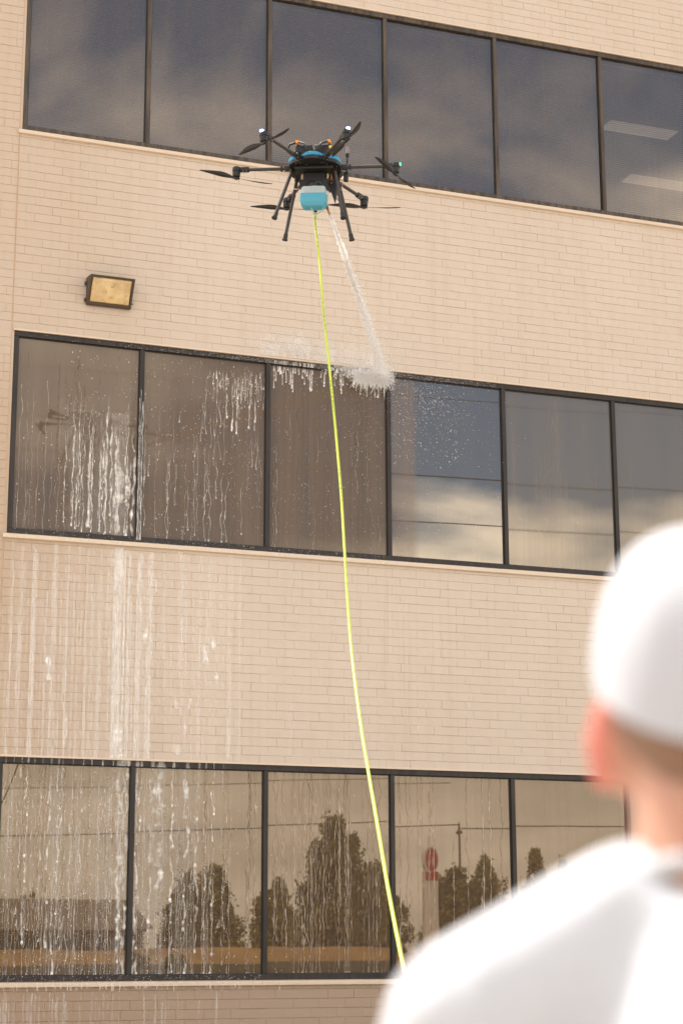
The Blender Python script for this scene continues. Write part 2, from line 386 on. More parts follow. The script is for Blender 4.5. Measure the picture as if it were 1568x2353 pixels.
# window bands
FW = 0.062; MW = 0.052; FY0, FY1 = 0.008, 0.13; GY = 0.052
def blind_mesh(wd, ht, ang, pitch=0.0282):
    mb = MB(); n = int(ht/pitch); ca, sa = math.cos(ang)*0.0105, math.sin(ang)*0.0105
    for i in range(n):
        z = ht-0.03-i*pitch; jx = random.uniform(-0.0015, 0.0015)
        t = 0.0008
        mb.add([(0, -ca, z-sa), (wd, -ca, z-sa+jx), (wd, ca, z+sa+jx), (0, ca, z+sa), (0, -ca, z-sa+t), (wd, -ca, z-sa+t+jx), (wd, ca, z+sa+t+jx), (0, ca, z+sa+t)],
               [(3, 2, 1, 0), (4, 5, 6, 7), (0, 1, 5, 4), (2, 3, 7, 6)])
    mb.box(0, wd, -0.014, 0.014, ht-0.025, ht)
    for f in (0.15, 0.5, 0.85): mb.box(wd*f-0.001, wd*f+0.001, -0.0145, -0.0135, 0, ht-0.025)
    return mb
rg = random.Random(3)
for ri, (z0, z1) in enumerate(ROWS):
    fm = M['frame_dusty'] if ri == 2 else M['frame']
    win = empty('window_band', (0, 0, 0), 0, bld)
    def wp(mb, name, mat, smooth=False):
        mb.v = [(x-5.5, y, z) for x, y, z in mb.v]; return mb.build(name, mat, win, smooth)
    wp(MB().cbox(X0, X1, FY0, FY1, z0, z0+FW, 0.004), 'bottom_rail', fm)
    wp(MB().cbox(X0, X1, FY0, FY1, z1-FW, z1, 0.004), 'top_rail', fm)
    wp(MB().cbox(X0, X0+FW*0.9, FY0+0.003, FY1-0.003, z0+FW+0.0005, z1-FW-0.0005, 0.004), 'jamb', fm)
    wp(MB().cbox(X1-FW*0.9, X1, FY0+0.003, FY1-0.003, z0+FW+0.0005, z1-FW-0.0005, 0.004), 'jamb', fm)
    for k in range(1, 8):
        xm = k*BW; mb = MB().cbox(xm-MW/2, xm+MW/2, FY0+0.003, FY1-0.003, z0+FW+0.0005, z1-FW-0.0005, 0.004)
        wp(mb, 'mullion', fm)
    for k in range(8):
        xa = (X0+FW*0.9 if k == 0 else k*BW+MW/2); xb = (X1-FW*0.9 if k == 7 else (k+1)*BW-MW/2)
        za, zb = z0+FW, z1-FW
        gm = [M['glass_low'], None, M['glass_top']][ri]
        if ri == 1: gm = M['glass_wet'] if k < 3 else (M['glass_clear'] if k == 3 else M['glass_dry'])
        g = MB().box(-(xb-xa)/2-0.008, (xb-xa)/2+0.008, -0.003, 0.003, -(zb-za)/2-0.008, (zb-za)/2+0.008).build('pane', gm, win)
        g.location = ((xa+xb)/2-5.5, GY, (za+zb)/2)
        g.rotation_euler = (rg.uniform(-1, 1)*R(0.10), 0, rg.uniform(-1, 1)*R(0.12))
        gs = MB()
        for (a, b, c, d) in ((xa, xb, za, za+0.009), (xa, xb, zb-0.009, zb), (xa, xa+0.009, za+0.0095, zb-0.0095), (xb-0.009, xb, za+0.0095, zb-0.0095)):
            gs.box(a+0.0005, b-0.0005, 0.034, 0.0425, c+0.0005, d-0.0005)
        wp(gs, 'gasket', M['gasket'])
        if ri != 1:
            ang = R(-28) if ri == 2 else R(-55)
            if ri == 2 and k >= 5: ang = R(6)
            bm_ = blind_mesh(xb-xa-0.03, zb-za-0.005, ang).build('blind', M['blind'], win)
            bm_.location = (xa+0.015-5.5, 0.105+0.06, za); tag(bm_, kind='stuff')
        else:
            sh = MB(); n = 16; wd = xb-xa-0.04
            for i in range(n+1):
                x = xa+0.02+wd*i/n; y = 0.19+0.012*math.sin(i*2.1+k)
                for z in (za+0.02, zb): sh.v.append((x, y, z)); sh.a.append(1)
            for i in range(n+1):
                x = xa+0.02+wd*i/n; y = 0.193+0.012*math.sin(i*2.1+k)
                for z in (za+0.02, zb): sh.v.append((x, y, z)); sh.a.append(1)
            o_ = 2*(n+1)
            for i in range(n):
                sh.f.append((2*i, 2*i+2, 2*i+3, 2*i+1)); sh.f.append((o_+2*i, o_+2*i+1, o_+2*i+3, o_+2*i+2))
            if k not in (3, 4): wp(sh, 'shade', M['blind'], 'all')
    # painted sill below and drip trim above
    sl = MB(); p = [(0.06, z0-0.001), (-0.030, z0-0.012), (-0.034, z0-0.022), (-0.034, z0-0.052), (-0.028, z0-0.058), (0.0, z0-0.060), (0.06, z0-0.060)]
    n = len(p); seg = 30
    for i in range(seg+1):
        x = X0-0.045+(X1-X0+0.06)*i/seg; wv = 0.002*noise.noise((x*2.3, ri, 0))
        for y, z in p: sl.v.append((x-5.5, y, z+wv)); sl.a.append(1)
    for i in range(seg):
        for j in range(n): sl.f.append((i*n+j, i*n+(j+1) % n, (i+1)*n+(j+1) % n, (i+1)*n+j))
    sl.f += [tuple(range(n))[::-1], tuple(seg*n+j for j in range(n))]
    sl.build('sill', M['trim'], bld)
    bp(MB().cbox(X0-0.01, X1+0.01, -0.012, 0.06, z1+0.0005, z1+0.022, 0.003), 'head_flashing', M['trim'])
    # the room behind the glass
    rm = MB(); rm.box(X0-0.1, X1+0.1, 0.32, 6.0, z0-0.45, z0-0.35); rm.box(X0-0.1, X1+0.1, 0.32, 6.0, z1+0.25, z1+0.35)
    rm.box(X0-0.1, X1+0.1, 6.002, 6.1, z0-0.35, z1+0.25)
    bp(rm, 'room', M['interior'])
M['soffit'] = M['interior']
for i, (x, y) in enumerate(((9.50, 2.3), (10.72, 3.9))):
    t = empty('ceiling_light', (x, y, ROWS[2][1]+0.185)); tag(t, ('ceiling light panel glowing behind upper right window blinds, the nearer of two', 'ceiling light panel glowing behind upper right window blinds, the farther of two')[i], 'ceiling light', 'office ceiling lights')
    B(-0.60, 0.60, -0.20, 0.20, 0.0, 0.06).build('housing', M['trim'], t); B(-0.56, 0.56, -0.16, 0.16, -0.008, -0.001).build('diffuser', M['panel'], t)

# ------------------------------------------------------------------ wall light
M['lamp_metal'] = simple('bronze_housing', (0.075, 0.052, 0.038), 0.5, 0.2, bs=0.1)
m = newmat('prismatic_lens'); v = coords()
wv_ = N('ShaderNodeTexWave', wave_type='BANDS', bands_direction='X'); wv_.inputs['Scale'].default_value = 30; wv_.inputs['Distortion'].default_value = 0.3; L(v, wv_.inputs[0])
col = mixc(ramp(tex(v, 7, 5), 0.35, 0.75), (0.80, 0.62, 0.34), (0.52, 0.36, 0.17))
col = mixc(mth('MULTIPLY', ramp(tex(v, 18, 4), 0.6, 0.75), 0.5), col, (0.16, 0.10, 0.05))
out(pbsdf(col, 0.22, 0, bump(wv_.outputs['Fac'], 0.5, 0.006), **{'Coat Weight': 0.4, 'Subsurface Weight': 0.3, 'Subsurface Radius': (0.04, 0.03, 0.015)})); M['lens'] = m
lx0, lx1 = 0.840, 1.360
wl = tag(empty('wall_light', (1.10, 0, 8.9)), 'bronze wedge-shaped wall light with yellowed lens above the middle windows', 'wall light')
def lpt(x, y, z): return (x-1.10, y, z-8.9)
hs = MB()
prof = [(0.0, 9.075), (-0.245, 9.035), (-0.050, 8.735), (0.0, 8.742)]      # y,z side outline
vsx = [lpt(x, y, z) for x in (lx0, lx1) for (y, z) in prof]
bm = bmesh.new()
for vv in vsx: bm.verts.new(vv)
bm.verts.ensure_lookup_table()
for f in ((0, 1, 2, 3), (7, 6, 5, 4), (0, 4, 5, 1), (2, 6, 7, 3), (3, 7, 4, 0)): bm.faces.new([bm.verts[i] for i in f])
# front frame: face ring with an opening
a, b_, c_, d_ = [Vector(vsx[i]) for i in (1, 5, 6, 2)]
def fpt(u, v_, dpt=0.0):
    p = a.lerp(b_, u).lerp(d_.lerp(c_, u), v_); nrm = (b_-a).cross(d_-a).normalized(); nrm = nrm if nrm.y < 0 else -nrm
    return p+nrm*dpt
rim = [fpt(0.055, 0.085), fpt(0.945, 0.085), fpt(0.945, 0.915), fpt(0.055, 0.915)]
inn = [fpt(u, v_, -0.02) for u, v_ in ((0.055, 0.085), (0.945, 0.085), (0.945, 0.915), (0.055, 0.915))]
ov = [bm.verts[1], bm.verts[5], bm.verts[6], bm.verts[2]]; rv = [bm.verts.new(p) for p in rim]; iv = [bm.verts.new(p) for p in inn]
for i in range(4):
    bm.faces.new((ov[i], ov[(i+1) % 4], rv[(i+1) % 4], rv[i])); bm.faces.new((rv[i], rv[(i+1) % 4], iv[(i+1) % 4], iv[i]))
bm.faces.new(iv)
bmesh.ops.recalc_face_normals(bm, faces=bm.faces[:])
me = bpy.data.meshes.new('housing'); bm.to_mesh(me); bm.free(); me.materials.append(M['lamp_metal']); hsg = link('housing', me, wl)
bv = hsg.modifiers.new('b', 'BEVEL'); bv.width = 0.006; bv.segments = 2
ln = MB(); r0 = [(0.06, 0.09), (0.94, 0.09), (0.94, 0.91), (0.06, 0.91)]; r1 = [(0.10, 0.15), (0.90, 0.15), (0.92, 0.66), (0.09, 0.66)]
r2 = [(0.09, 0.66), (0.92, 0.66), (0.93, 0.86), (0.075, 0.86)]
vs_ = [fpt(u, v_, -0.012) for u, v_ in r0]+[fpt(u, v_, 0.012) for u, v_ in r1]+[fpt(u, v_, 0.002) for u, v_ in ((0.93, 0.87), (0.07, 0.87))]
ln.add(vs_, [(4, 5, 6, 7), (0, 1, 5, 4), (1, 2, 8, 6, 5), (3, 0, 4, 7, 9), (7, 6, 8, 9), (9, 8, 2, 3)])
ln.build('lens', M['lens'], wl)
for z in (9.0, 8.80):
    hg = MB(); hg.box(lx0-0.022, lx0+0.004, -0.03, -0.004, z-0.018, z+0.012); hg.tube([(lx0-0.013, -0.017, z-0.024), (lx0-0.013, -0.017, z+0.02)], 0.008, 8)
    hg.v = [lpt(*p) for p in hg.v]; hg.build('hinge_lug', M['lamp_metal'], wl)
sc2 = MB().tube([lpt(lx1-0.005, -0.07, 8.79), lpt(lx1+0.018, -0.07, 8.79)], 0.008, 8); sc2.build('screw', M['lamp_metal'], wl)

# ------------------------------------------------------------------ things across the road (seen in the panes)
M['bark'] = simple('bark', (0.11, 0.085, 0.06), 0.9, bs=0.5, bsc=20)
def leaf_mat(name, c):
    m = newmat(name); g = N('ShaderNodeNewGeometry')
    col = mixc(g.outputs['Random Per Island'], tuple(x*0.65 for x in c), tuple(x*1.35 for x in c))
    d = N('ShaderNodeBsdfDiffuse'); L(col, d.inputs[0]); t = N('ShaderNodeBsdfTranslucent'); L(col, t.inputs[0])
    out(mixs(0.3, d.outputs[0], t.outputs[0])); return m
M['leaf'] = leaf_mat('leaves', (0.36, 0.31, 0.13)); M['leaf2'] = leaf_mat('leaves_dark', (0.29, 0.25, 0.105))
def tree(name, x, y, zb, top, rx, label, group, mat, lobes=9, nleaf=2600, low=0.25, seed=1, spiky=False):
    rr = random.Random(seed); t = tag(empty(name, (x, y, zb)), label, 'tree', group); H = top-zb
    tr = MB(); tr.tube([(0, 0, -0.2), (0.03, 0, H*0.25), (0.0, 0.04, H*0.55), (0.05, 0, H*0.85)], [0.05*H**0.7, 0.04*H**0.7, 0.022*H**0.7, 0.006], 8)
    cl = []
    for i in range(lobes):
        f = ((i+0.5)/lobes)**1.15; z = H*(low+(1-low)*f); rx_ = rx*1.35; wr = rx_*(1.0-0.62*f)
        a_ = i*2.4+rr.uniform(-0.6, 0.6); d = wr*rr.uniform(0.25, 0.85)*(0.35 if f > 0.8 else 1)
        sz = rx_*rr.uniform(0.15, 0.32)*(0.72 if f > 0.65 else 1)
        c = Vector((d*math.cos(a_), d*math.sin(a_), min(z, H-sz*1.3))); cl.append((c, sz))
        tr.tube([(0, 0, max(0.2, c.z-0.35*rx-0.3)), c*0.6+Vector((0, 0, c.z*0.33)), c], [0.03*H**0.5, 0.02*H**0.5, 0.006], 6)
    tr.build('trunk', M['bark'], t, 'all')
    cr_ = MB(); ls = 0.10*max(1, rx/1.6)
    for i in range(nleaf):
        c, sz = rr.choice(cl)
        while True:
            p = Vector((rr.uniform(-1, 1), rr.uniform(-1, 1), rr.uniform(-1, 1)))
            if 0.15 < p.length < 1: break
        p = p*(0.55+0.45*rr.random())*(1.0 if rr.random() < 0.88 else 1.45); k = (2.2 if spiky else 1.7)
        q = c+Vector((p.x*sz, p.y*sz, p.z*sz*k))
        if noise.noise(q*1.6+Vector((seed*3, 0, 0))) < -0.36: continue
        a_ = Vector((rr.gauss(0, 1), rr.gauss(0, 1), rr.gauss(0, 1))).normalized()*ls*rr.uniform(0.7, 1.5); b2 = a_.cross(Vector((rr.gauss(0, 1), rr.gauss(0, 1), rr.gauss(0, 1)))).normalized()*ls*0.55
        cr_.add([q-a_, q-b2, q+a_, q+b2], [(0, 1, 2, 3)])
    cr_.build('crown', mat, t)
    return t
G = 'trees across the road'
TR = [(19.0, -60, 5.0, 1.25, 'leftmost round tree beside the low store across the road'), (20.5, -61, 5.45, 1.45, 'middle-sized tree second from the left across the road'),
      (22.6, -59, 4.7, 1.05, 'small tree left of the tallest tree across the road'), (25.6, -60, 7.5, 1.95, 'tallest leafy tree reflected in the third lower window'),
      (28.1, -61, 5.5, 1.35, 'tree just right of the tallest tree, left of the sign pylon'), (29.5, -62.5, 4.9, 1.1, 'low tree hard left of the sign pylon'),
      (32.0, -60, 5.5, 1.75, 'broad bushy tree right of the sign pylon'), (33.7, -60.5, 6.0, 1.35, 'taller pointed tree right of the broad bushy tree'),
      (35.7, -60, 6.3, 0.95, 'slim pointed tree between the broad tree and the outermost'), (37.1, -60, 5.8, 0.85, 'outermost slim tree on the right across the road')]
for i, (x, y, tp, rx, lb) in enumerate(TR):
    tree('roadside_tree', x, y, 1.62, tp, rx, lb, G, M['leaf2'] if i % 3 == 0 else M['leaf'], lobes=52 if i in (3, 6) else 34, nleaf=13000 if i in (3, 6) else 7500, low=0.02, seed=i+11, spiky=i > 6)
tree('roadside_tree', 17.6, -88, 1.9, 5.15, 0.9, 'small tree standing behind the low store', G, M['leaf'], 6, 1200, 0.45, 40)
for i, (x, tp) in enumerate(((22.55, 2.75), (23.55, 2.6), (13.0, 1.55), (14.4, 1.5), (30.3, 2.4))):
    y = -49.5 if tp > 2 else -45.2; zb = 1.55 if tp > 2 else 1.0
    tree('shrub', x, y, zb, tp, 0.62, ('rounded shrub on the bank left of the tall tree', 'second rounded shrub on the bank under the tall tree', 'dark low shrub at the foot of the bank, left one', 'dark low shrub at the foot of the bank, right one', 'shrub on the bank beside the sign pylon')[i], 'shrubs on the bank', M['leaf2'], 5, 900, 0.2, 60+i)

M['store_roof'] = simple('brown_metal_roof', (0.185, 0.145, 0.11), 0.6); M['store_red'] = simple('red_fascia', (0.20, 0.055, 0.045), 0.5); M['store_dark'] = simple('storefront_glass', (0.02, 0.02, 0.022), 0.15)
M['store_wall'] = simple('store_wall', (0.30, 0.23, 0.17), 0.8)
st = tag(empty('store', (10.0, -79, 1.68)), 'long low store with brown mansard roof and red fascia across the road', 'building')
B(-22, 11.0, -4, 4, 0, 1.05).build('wall', M['store_wall'], st)
B(-22.1, 11.1, -4.1, 4.1, 1.06, 1.22).build('fascia', M['store_red'], st)
rf = MB(); rf.add([(-22.4, -4.4, 1.221), (11.4, -4.4, 1.221), (11.4, 4.4, 1.221), (-22.4, 4.4, 1.221), (-21.6, -3, 2.75), (10.4, -3, 2.75), (10.4, 3, 2.75), (-21.6, 3, 2.75)], [(3, 2, 1, 0), (4, 5, 6, 7), (0, 1, 5, 4), (1, 2, 6, 5), (2, 3, 7, 6), (3, 0, 4, 7)])
rf.build('roof', M['store_roof'], st)
for i in range(13):
    B(-21.5+i*2.5, -19.3+i*2.5, 4.0, 4.04, 0.12, 0.98).build('window', M['store_dark'], st)
M['pylon'] = simple('white_pylon', (0.78, 0.74, 0.68), 0.5); M['red'] = simple('red_sign', (0.50, 0.035, 0.03), 0.4)
py_ = tag(empty('sign_pylon', (26.4, -50, 1.6)), 'white sign pylon with red oval emblem and red panel', 'sign')
pc = MB().cbox(-0.30, 0.30, -0.14, 0.14, -0.3, 3.3, 0.02); pc.build('column', M['pylon'], py_)
oval = [(0.26*math.cos(i*math.pi/16), 0.45*math.sin(i*math.pi/16)) for i in range(32)]
hd = MB(); hd.add([(x*1.25, 0.13, 3.75+z*1.2) for x, z in oval]+[(x*1.25, -0.13, 3.75+z*1.2) for x, z in oval], [tuple(range(32)), tuple(range(32, 64))[::-1]]+[((i+1) % 32, i, 32+i, 32+(i+1) % 32) for i in range(32)])
hd.build('sign_head', M['pylon'], py_)
ovp = MB(); ovp.add([(x, 0.15, 3.75+z) for x, z in oval]+[(x*0.5, 0.15, 3.78+z*0.5) for x, z in oval], [(i, (i+1) % 32, 32+(i+1) % 32, 32+i) for i in range(32)])
ovp.build('oval_emblem', M['red'], py_)
B(-0.07, 0.07, 0.132, 0.148, 3.5, 4.05).build('emblem_bar', M['red'], py_)
B(-0.27, 0.27, 0.142, 0.16, 2.95, 3.28).build('red_panel', M['red'], py_)
# utility poles and wires
M['pole'] = simple('weathered_pole', (0.16, 0.12, 0.085), 0.9, bs=0.4); M['wire'] = simple('wire', (0.02, 0.02, 0.02), 0.5)
def pole(x, y, zb, h, label):
    p_ = tag(empty('utility_pole', (x, y, zb)), label, 'utility pole', 'utility poles'); MB().tube([(0, 0, -0.6), (0, 0, h)], [0.15, 0.09] if h > 10 else [0.085, 0.055], 10).build('shaft', M['pole'], p_)
    ar = 1.1 if h > 10 else 0.3
    B(-0.06, 0.06, -ar, ar, h-0.55, h-0.42).build('crossarm', M['pole'], p_)
    for s in (-ar*0.9, 0.0, ar*0.9): MB().lathe([(0.03, 0), (0.06, 0.05), (0.04, 0.12), (0.02, 0.15)], (0, s, h-0.42 if s else h), 8).build('insulator', M['pylon'], p_)
pole(38.85, -75, 1.85, 6.9, 'slim utility pole behind the broad bushy tree'); pole(-6, -75, 1.85, 5.2, 'utility pole far to the left behind the store')
pole(-14, -30.4, 0, 18.0, 'tall utility pole beside the road, left of the lot'); pole(52, -30.4, 0, 19.6, 'tall utility pole beside the road, right of the lot')
def wire(p0, p1, sag, r, label):
    p0, p1 = Vector(p0), Vector(p1); P = [p0.lerp(p1, i/24)-Vector((0, 0, sag*4*(i/24)*(1-i/24))) for i in range(25)]
    tag(MB().tube(P, r, 6).build('power_line', M['wire'], None, 'all'), label, 'cable', 'overhead cables')
wire((-14, -30.2, 15.0), (52, -30.2, 16.6), 0.25, 0.019, 'upper roadside cable reflected across the middle windows')
wire((-14, -30.2, 13.6), (52, -30.2, 15.2), 0.30, 0.017, 'lower roadside cable reflected across the middle windows')
wire((-14, -30.9, 17.7), (52, -30.9, 19.4), 0.3, 0.010, 'topmost thin cable reflected in the washed clear window')
wire((-6, -75, 7.0), (38.85, -75, 8.7), 0.25, 0.030, 'far cable reflected low in the ground floor windows'); wire((38.85, -75, 8.5), (90, -75, 10.3), 0.3, 0.035, 'far cable continuing right from the slim pole')
wire((-6, -75, 9.4), (38.85, -76, 11.1), 0.2, 0.022, 'thin far cable reflected high in the ground floor windows')


# ------------------------------------------------------------------ the drone
M['black'] = simple('black_plastic', (0.009, 0.0085, 0.0085), 0.42, 0, bs=0.05)
M['carbon'] = simple('carbon_tube', (0.045, 0.038, 0.034), 0.30, 0.25)
M['blade'] = simple('propeller_blade', (0.022, 0.019, 0.017), 0.45)
M['blue'] = simple('blue_shell', (0.012, 0.26, 0.46), 0.4, var=0.06)
M['rubber'] = simple('rubber', (0.02, 0.018, 0.017), 0.6)
M['silver'] = simple('steel', (0.7, 0.68, 0.64), 0.3, 0.9)
M['ivory'] = simple('ivory_post', (0.62, 0.56, 0.45), 0.5)
M['orange'] = simple('orange_connector', (0.75, 0.27, 0.03), 0.5)
M['yellow'] = simple('yellow_tag', (0.8, 0.58, 0.02), 0.5)
M['brass'] = simple('brass_nozzle', (0.30, 0.17, 0.09), 0.35, 0.6)
def emis(name, c, s):
    m = newmat(name); e = N('ShaderNodeEmission'); e.inputs[0].default_value = (*c, 1); e.inputs[1].default_value = s; out(e.outputs[0]); return m
M['led_white'] = emis('led_white', (0.35, 0.5, 1.0), 6); M['led_green'] = emis('led_green', (0.05, 1.0, 0.30), 3)
m = newmat('tank_plastic'); v = coords()
d = N('ShaderNodeBsdfTranslucent'); d.inputs[0].default_value = (0.88, 0.92, 0.90, 1)
b1 = pbsdf((0.86, 0.90, 0.88), 0.35, 0); t = N('ShaderNodeBsdfTransparent'); t.inputs[0].default_value = (0.95, 0.98, 0.98, 1)
sz_ = N('ShaderNodeSeparateXYZ'); L(v, sz_.inputs[0])
out(mixs(mth('ADD', mth('MULTIPLY', mth('LESS_THAN', sz_.outputs[2], 0.124), 0.50), 0.35), mixs(0.45, b1, d.outputs[0]), t.outputs[0])); M['tank'] = m
m = newmat('blue_liquid'); d = N('ShaderNodeBsdfTranslucent'); d.inputs[0].default_value = (0.03, 0.62, 0.80, 1)
out(mixs(0.45, pbsdf((0.03, 0.50, 0.70), 0.15, 0), d.outputs[0])); M['liquid'] = m
m = newmat('clear_tube'); t = N('ShaderNodeBsdfTransparent'); t.inputs[0].default_value = (0.8, 0.92, 0.88, 1); out(mixs(0.45, t.outputs[0], pbsdf((0.45, 0.62, 0.56), 0.2))); M['tubing'] = m

DP = Vector((2.0079, -4.6, 8.6907))
DM = Matrix(((0.88157218, -0.470638, -0.03647414), (0.46698117, 0.8807921, -0.07831896), (0.06898601, 0.05201108, 0.9962609))).transposed()
drone = tag(empty('drone'), 'black six-armed spraying drone with blue shell hovering before the wall', 'drone')
dm = DM.to_4x4(); dm.translation = DP; drone.matrix_world = dm
def dl(p): return DP+DM @ Vector(p)
RAD = 0.757
def flower(r_in, r_out, n=6, w=0.11, ph=0):                     # scalloped outline with flats between the arms
    P = []
    for k in range(n):
        a = ph+2*math.pi*(k+0.5)/n
        for (r, da) in ((r_out, -w*1.9), (r_out*1.02, -w*0.6), (r_out*1.02, w*0.6), (r_out, w*1.9), (r_in, math.pi/n-0.1), (r_in, math.pi/n+0.1)):
            P.append((r*math.cos(a+da), r*math.sin(a+da)))
    P.sort(key=lambda p: math.atan2(p[1], p[0])); return P
sh = MB().prism(flower(0.232, 0.262), 0.0, 0.036).build('shell', M['blue'], drone)
bv = sh.modifiers.new('b', 'BEVEL'); bv.width = 0.006; bv.segments = 2; bv.limit_method = 'ANGLE'
MB().prism(flower(0.244, 0.260), -0.034, -0.0005).build('lower_plate', M['black'], drone)
MB().prism(flower(0.215, 0.235), 0.0365, 0.058).build('top_plate', M['black'], drone)
rr = random.Random(5); scw = MB()
for i in range(54):
    a = rr.uniform(0, 6.28); r = rr.choice((0.06, 0.11, 0.15, 0.185, 0.21, 0.225)); scw.lathe([(0.0042, -0.0375), (0.0042, -0.034)], (r*math.cos(a), r*math.sin(a), 0), 6)
tag(scw.build('screw_heads', M['silver'], drone), kind='stuff')
# electronics under the plate
MB().cbox(-0.185, 0.185, -0.13, 0.18, -0.070, -0.0345, 0.010).build('frame_box', M['black'], drone)
MB().cbox(-0.10, 0.10, -0.05, 0.17, -0.145, -0.0705, 0.008).build('electronics_box', M['black'], drone)
MB().cbox(-0.15, 0.16, -0.06, 0.20, -0.158, -0.146, 0.003).build('tank_tray', M['black'], drone)
for x in (-0.122, 0.118):
    for y in (-0.005, 0.16): MB().tube([(x, y, -0.035), (x, y, -0.146)], 0.011, 10).build('standoff', M['ivory'], drone, True)
for s in (-1, 1):
    br = MB(); br.add([(s*0.05, -0.062, -0.158), (s*0.11, -0.062, -0.158), (s*0.135, -0.062, -0.25), (s*0.115, -0.062, -0.25),
            (s*0.05, -0.055, -0.158), (s*0.11, -0.055, -0.158), (s*0.135, -0.055, -0.25), (s*0.115, -0.055, -0.25)], [(0, 1, 2, 3), (7, 6, 5, 4), (0, 4, 5, 1), (1, 5, 6, 2), (2, 6, 7, 3), (3, 7, 4, 0)])
    br.build('tank_bracket', M['black'], drone)
wd = MB(); wd.add([(0.125, 0.02, -0.158), (0.21, 0.02, -0.12), (0.185, 0.02, -0.33), (0.125, 0.14, -0.158), (0.21, 0.14, -0.12), (0.185, 0.10, -0.33)], [(0, 1, 2), (5, 4, 3), (0, 3, 4, 1), (1, 4, 5, 2), (2, 5, 3, 0)])
wd.build('pump_guard', M['black'], drone)
# batteries, leads, connectors on top
for (x0, x1, y0, y1) in ((-0.17, -0.012, -0.19, 0.08), (0.012, 0.17, -0.19, 0.08)):
    bt = MB().cbox(x0, x1, y0, y1, 0.0585, 0.150, 0.014).build('battery', M['black'], drone)
    MB().cbox(x0+0.02, x1-0.02, y0+0.03, y1-0.03, 0.1505, 0.156, 0.002).build('strap', M['rubber'], bt)
for s in (-1, 1):
    MB().tube([(s*0.05, -0.235, 0.03), (s*0.052, -0.262, 0.075), (s*0.085, -0.235, 0.135), (s*0.135, -0.21, 0.160)], 0.0095, 8).build('battery_lead', M['rubber'], drone, 'all')
    MB().cbox(s*0.15-0.018, s*0.15+0.012, -0.215, -0.175, 0.1515, 0.180, 0.004).build('connector', M['orange'], drone)
MB().tube([(-0.15, -0.20, 0.165), (-0.225, -0.19, 0.15), (-0.25, -0.17, 0.09), (-0.2, -0.16, 0.05), (-0.13, -0.17, 0.05)], 0.011, 8).build('battery_lead', M['rubber'], drone, 'all')
MB().cbox(0.155, 0.18, -0.246, -0.226, 0.075, 0.098, 0.002).build('tag', M['yellow'], drone)
# arms with motors and propellers; the motors hang under the arm ends
PROP = {0: (64.2, 0), 1: (7.1, 0), 2: (7.5, 0), 3: (25.5, 0), 4: (-40.5, 0), 5: (118.2, 0)}
def blade_mesh():
    mb = MB(); n = 14; vs = []; fs = []; Rb = 0.355
    for i in range(n+1):
        f = i/n; r = 0.022+f*(Rb-0.022); ch = 0.016+0.058*math.sin(min(1, f*2.0)*math.pi/2)*(1-f**2.2)*(1 if f > 0.05 else 0.6)
        ch = max(ch, 0.010*(1-f)+0.007); tw = R(24)*(1-f)+R(6); off = 0.012*math.sin(f*math.pi)
        for (c, t) in ((-0.45, 0.0), (-0.1, 0.0032), (0.55, 0.0), (-0.1, -0.0016)):
            x = c*ch+off; vs.append((r, x*math.cos(tw), x*math.sin(tw)+t*(1-0.6*f)+0.012*f*f))
    for i in range(n):
        for j in range(4): fs.append((i*4+j, i*4+(j+1) % 4, (i+1)*4+(j+1) % 4, (i+1)*4+j))
    fs += [(0, 1, 2, 3), tuple(n*4+j for j in (3, 2, 1, 0))]
    return mb.add(vs, fs).mesh('blade', M['blade'], 'all')
BL = blade_mesh()
for k in range(6):
    a = R(60*k); ca, sa = math.cos(a), math.sin(a)
    arm = MB().tube([(0.225, 0, 0), (0.70, 0, 0)], 0.0168, 14).build('arm', M['carbon'], drone, True); arm.rotation_euler.z = a
    cl = MB(); cl.cbox(0.205, 0.30, -0.024, 0.024, -0.022, 0.022, 0.006); cl.cbox(0.315, 0.335, -0.022, 0.022, -0.021, 0.021, 0.003); cl.build('clamp', M['black'], arm)
    sc3 = MB()
    for x in (0.245, 0.285, 0.66, 0.69):
        for y in (-0.015, 0.015): sc3.lathe([(0.004, -0.0255), (0.004, -0.02)], (x, y, 0), 6)
    tag(sc3.build('screw_heads', M['silver'], arm), kind='stuff')
    mt = MB(); mt.cbox(0.635, 0.72, -0.023, 0.023, -0.02, 0.022, 0.007); mt.lathe([(0.030, 0.026), (0.040, 0.02), (0.043, 0.0), (0.041, -0.018), (0.036, -0.022)], (RAD, 0, 0), 20)
    mt.build('motor_mount', M['black'], arm, True)
    mo = MB(); mo.lathe([(0.034, -0.0215), (0.038, -0.026), (0.038, -0.045), (0.0365, -0.047), (0.0365, -0.068), (0.030, -0.075), (0.012, -0.079), (0.012, -0.09)], (RAD, 0, 0), 22)
    for q in range(8):
        qa = q*math.pi/4; mo.lathe([(0.0035, -0.0785), (0.0035, -0.074)], (RAD+0.022*math.cos(qa), 0.022*math.sin(qa), 0), 6)
    mo.build('motor', M['black'], arm, True)
    hub = MB(); hub.cbox(-0.034, 0.034, -0.014, 0.014, -0.008, 0.006, 0.003); hub.lathe([(0.013, -0.014), (0.013, 0.008)], (0, 0, 0), 12)
    pr = hub.build('propeller', M['blade'], drone, True); pr.location = (RAD*ca, RAD*sa, -0.086); pr.rotation_euler = (0, 0, R(PROP[k][0]))
    for s in (0, 1):
        b2 = link('blade', BL, pr); b2.rotation_euler.z = math.pi*s
    if k in (4, 5, 0):
        le = MB().cbox(RAD+0.016, RAD+0.050, -0.017, 0.017, 0.012, 0.032, 0.005) if k else MB().cbox(RAD+0.030, RAD+0.048, -0.018, 0.004, 0.0, 0.024, 0.005)
        le.build('led', M['led_green'] if k == 0 else M['led_white'], arm)
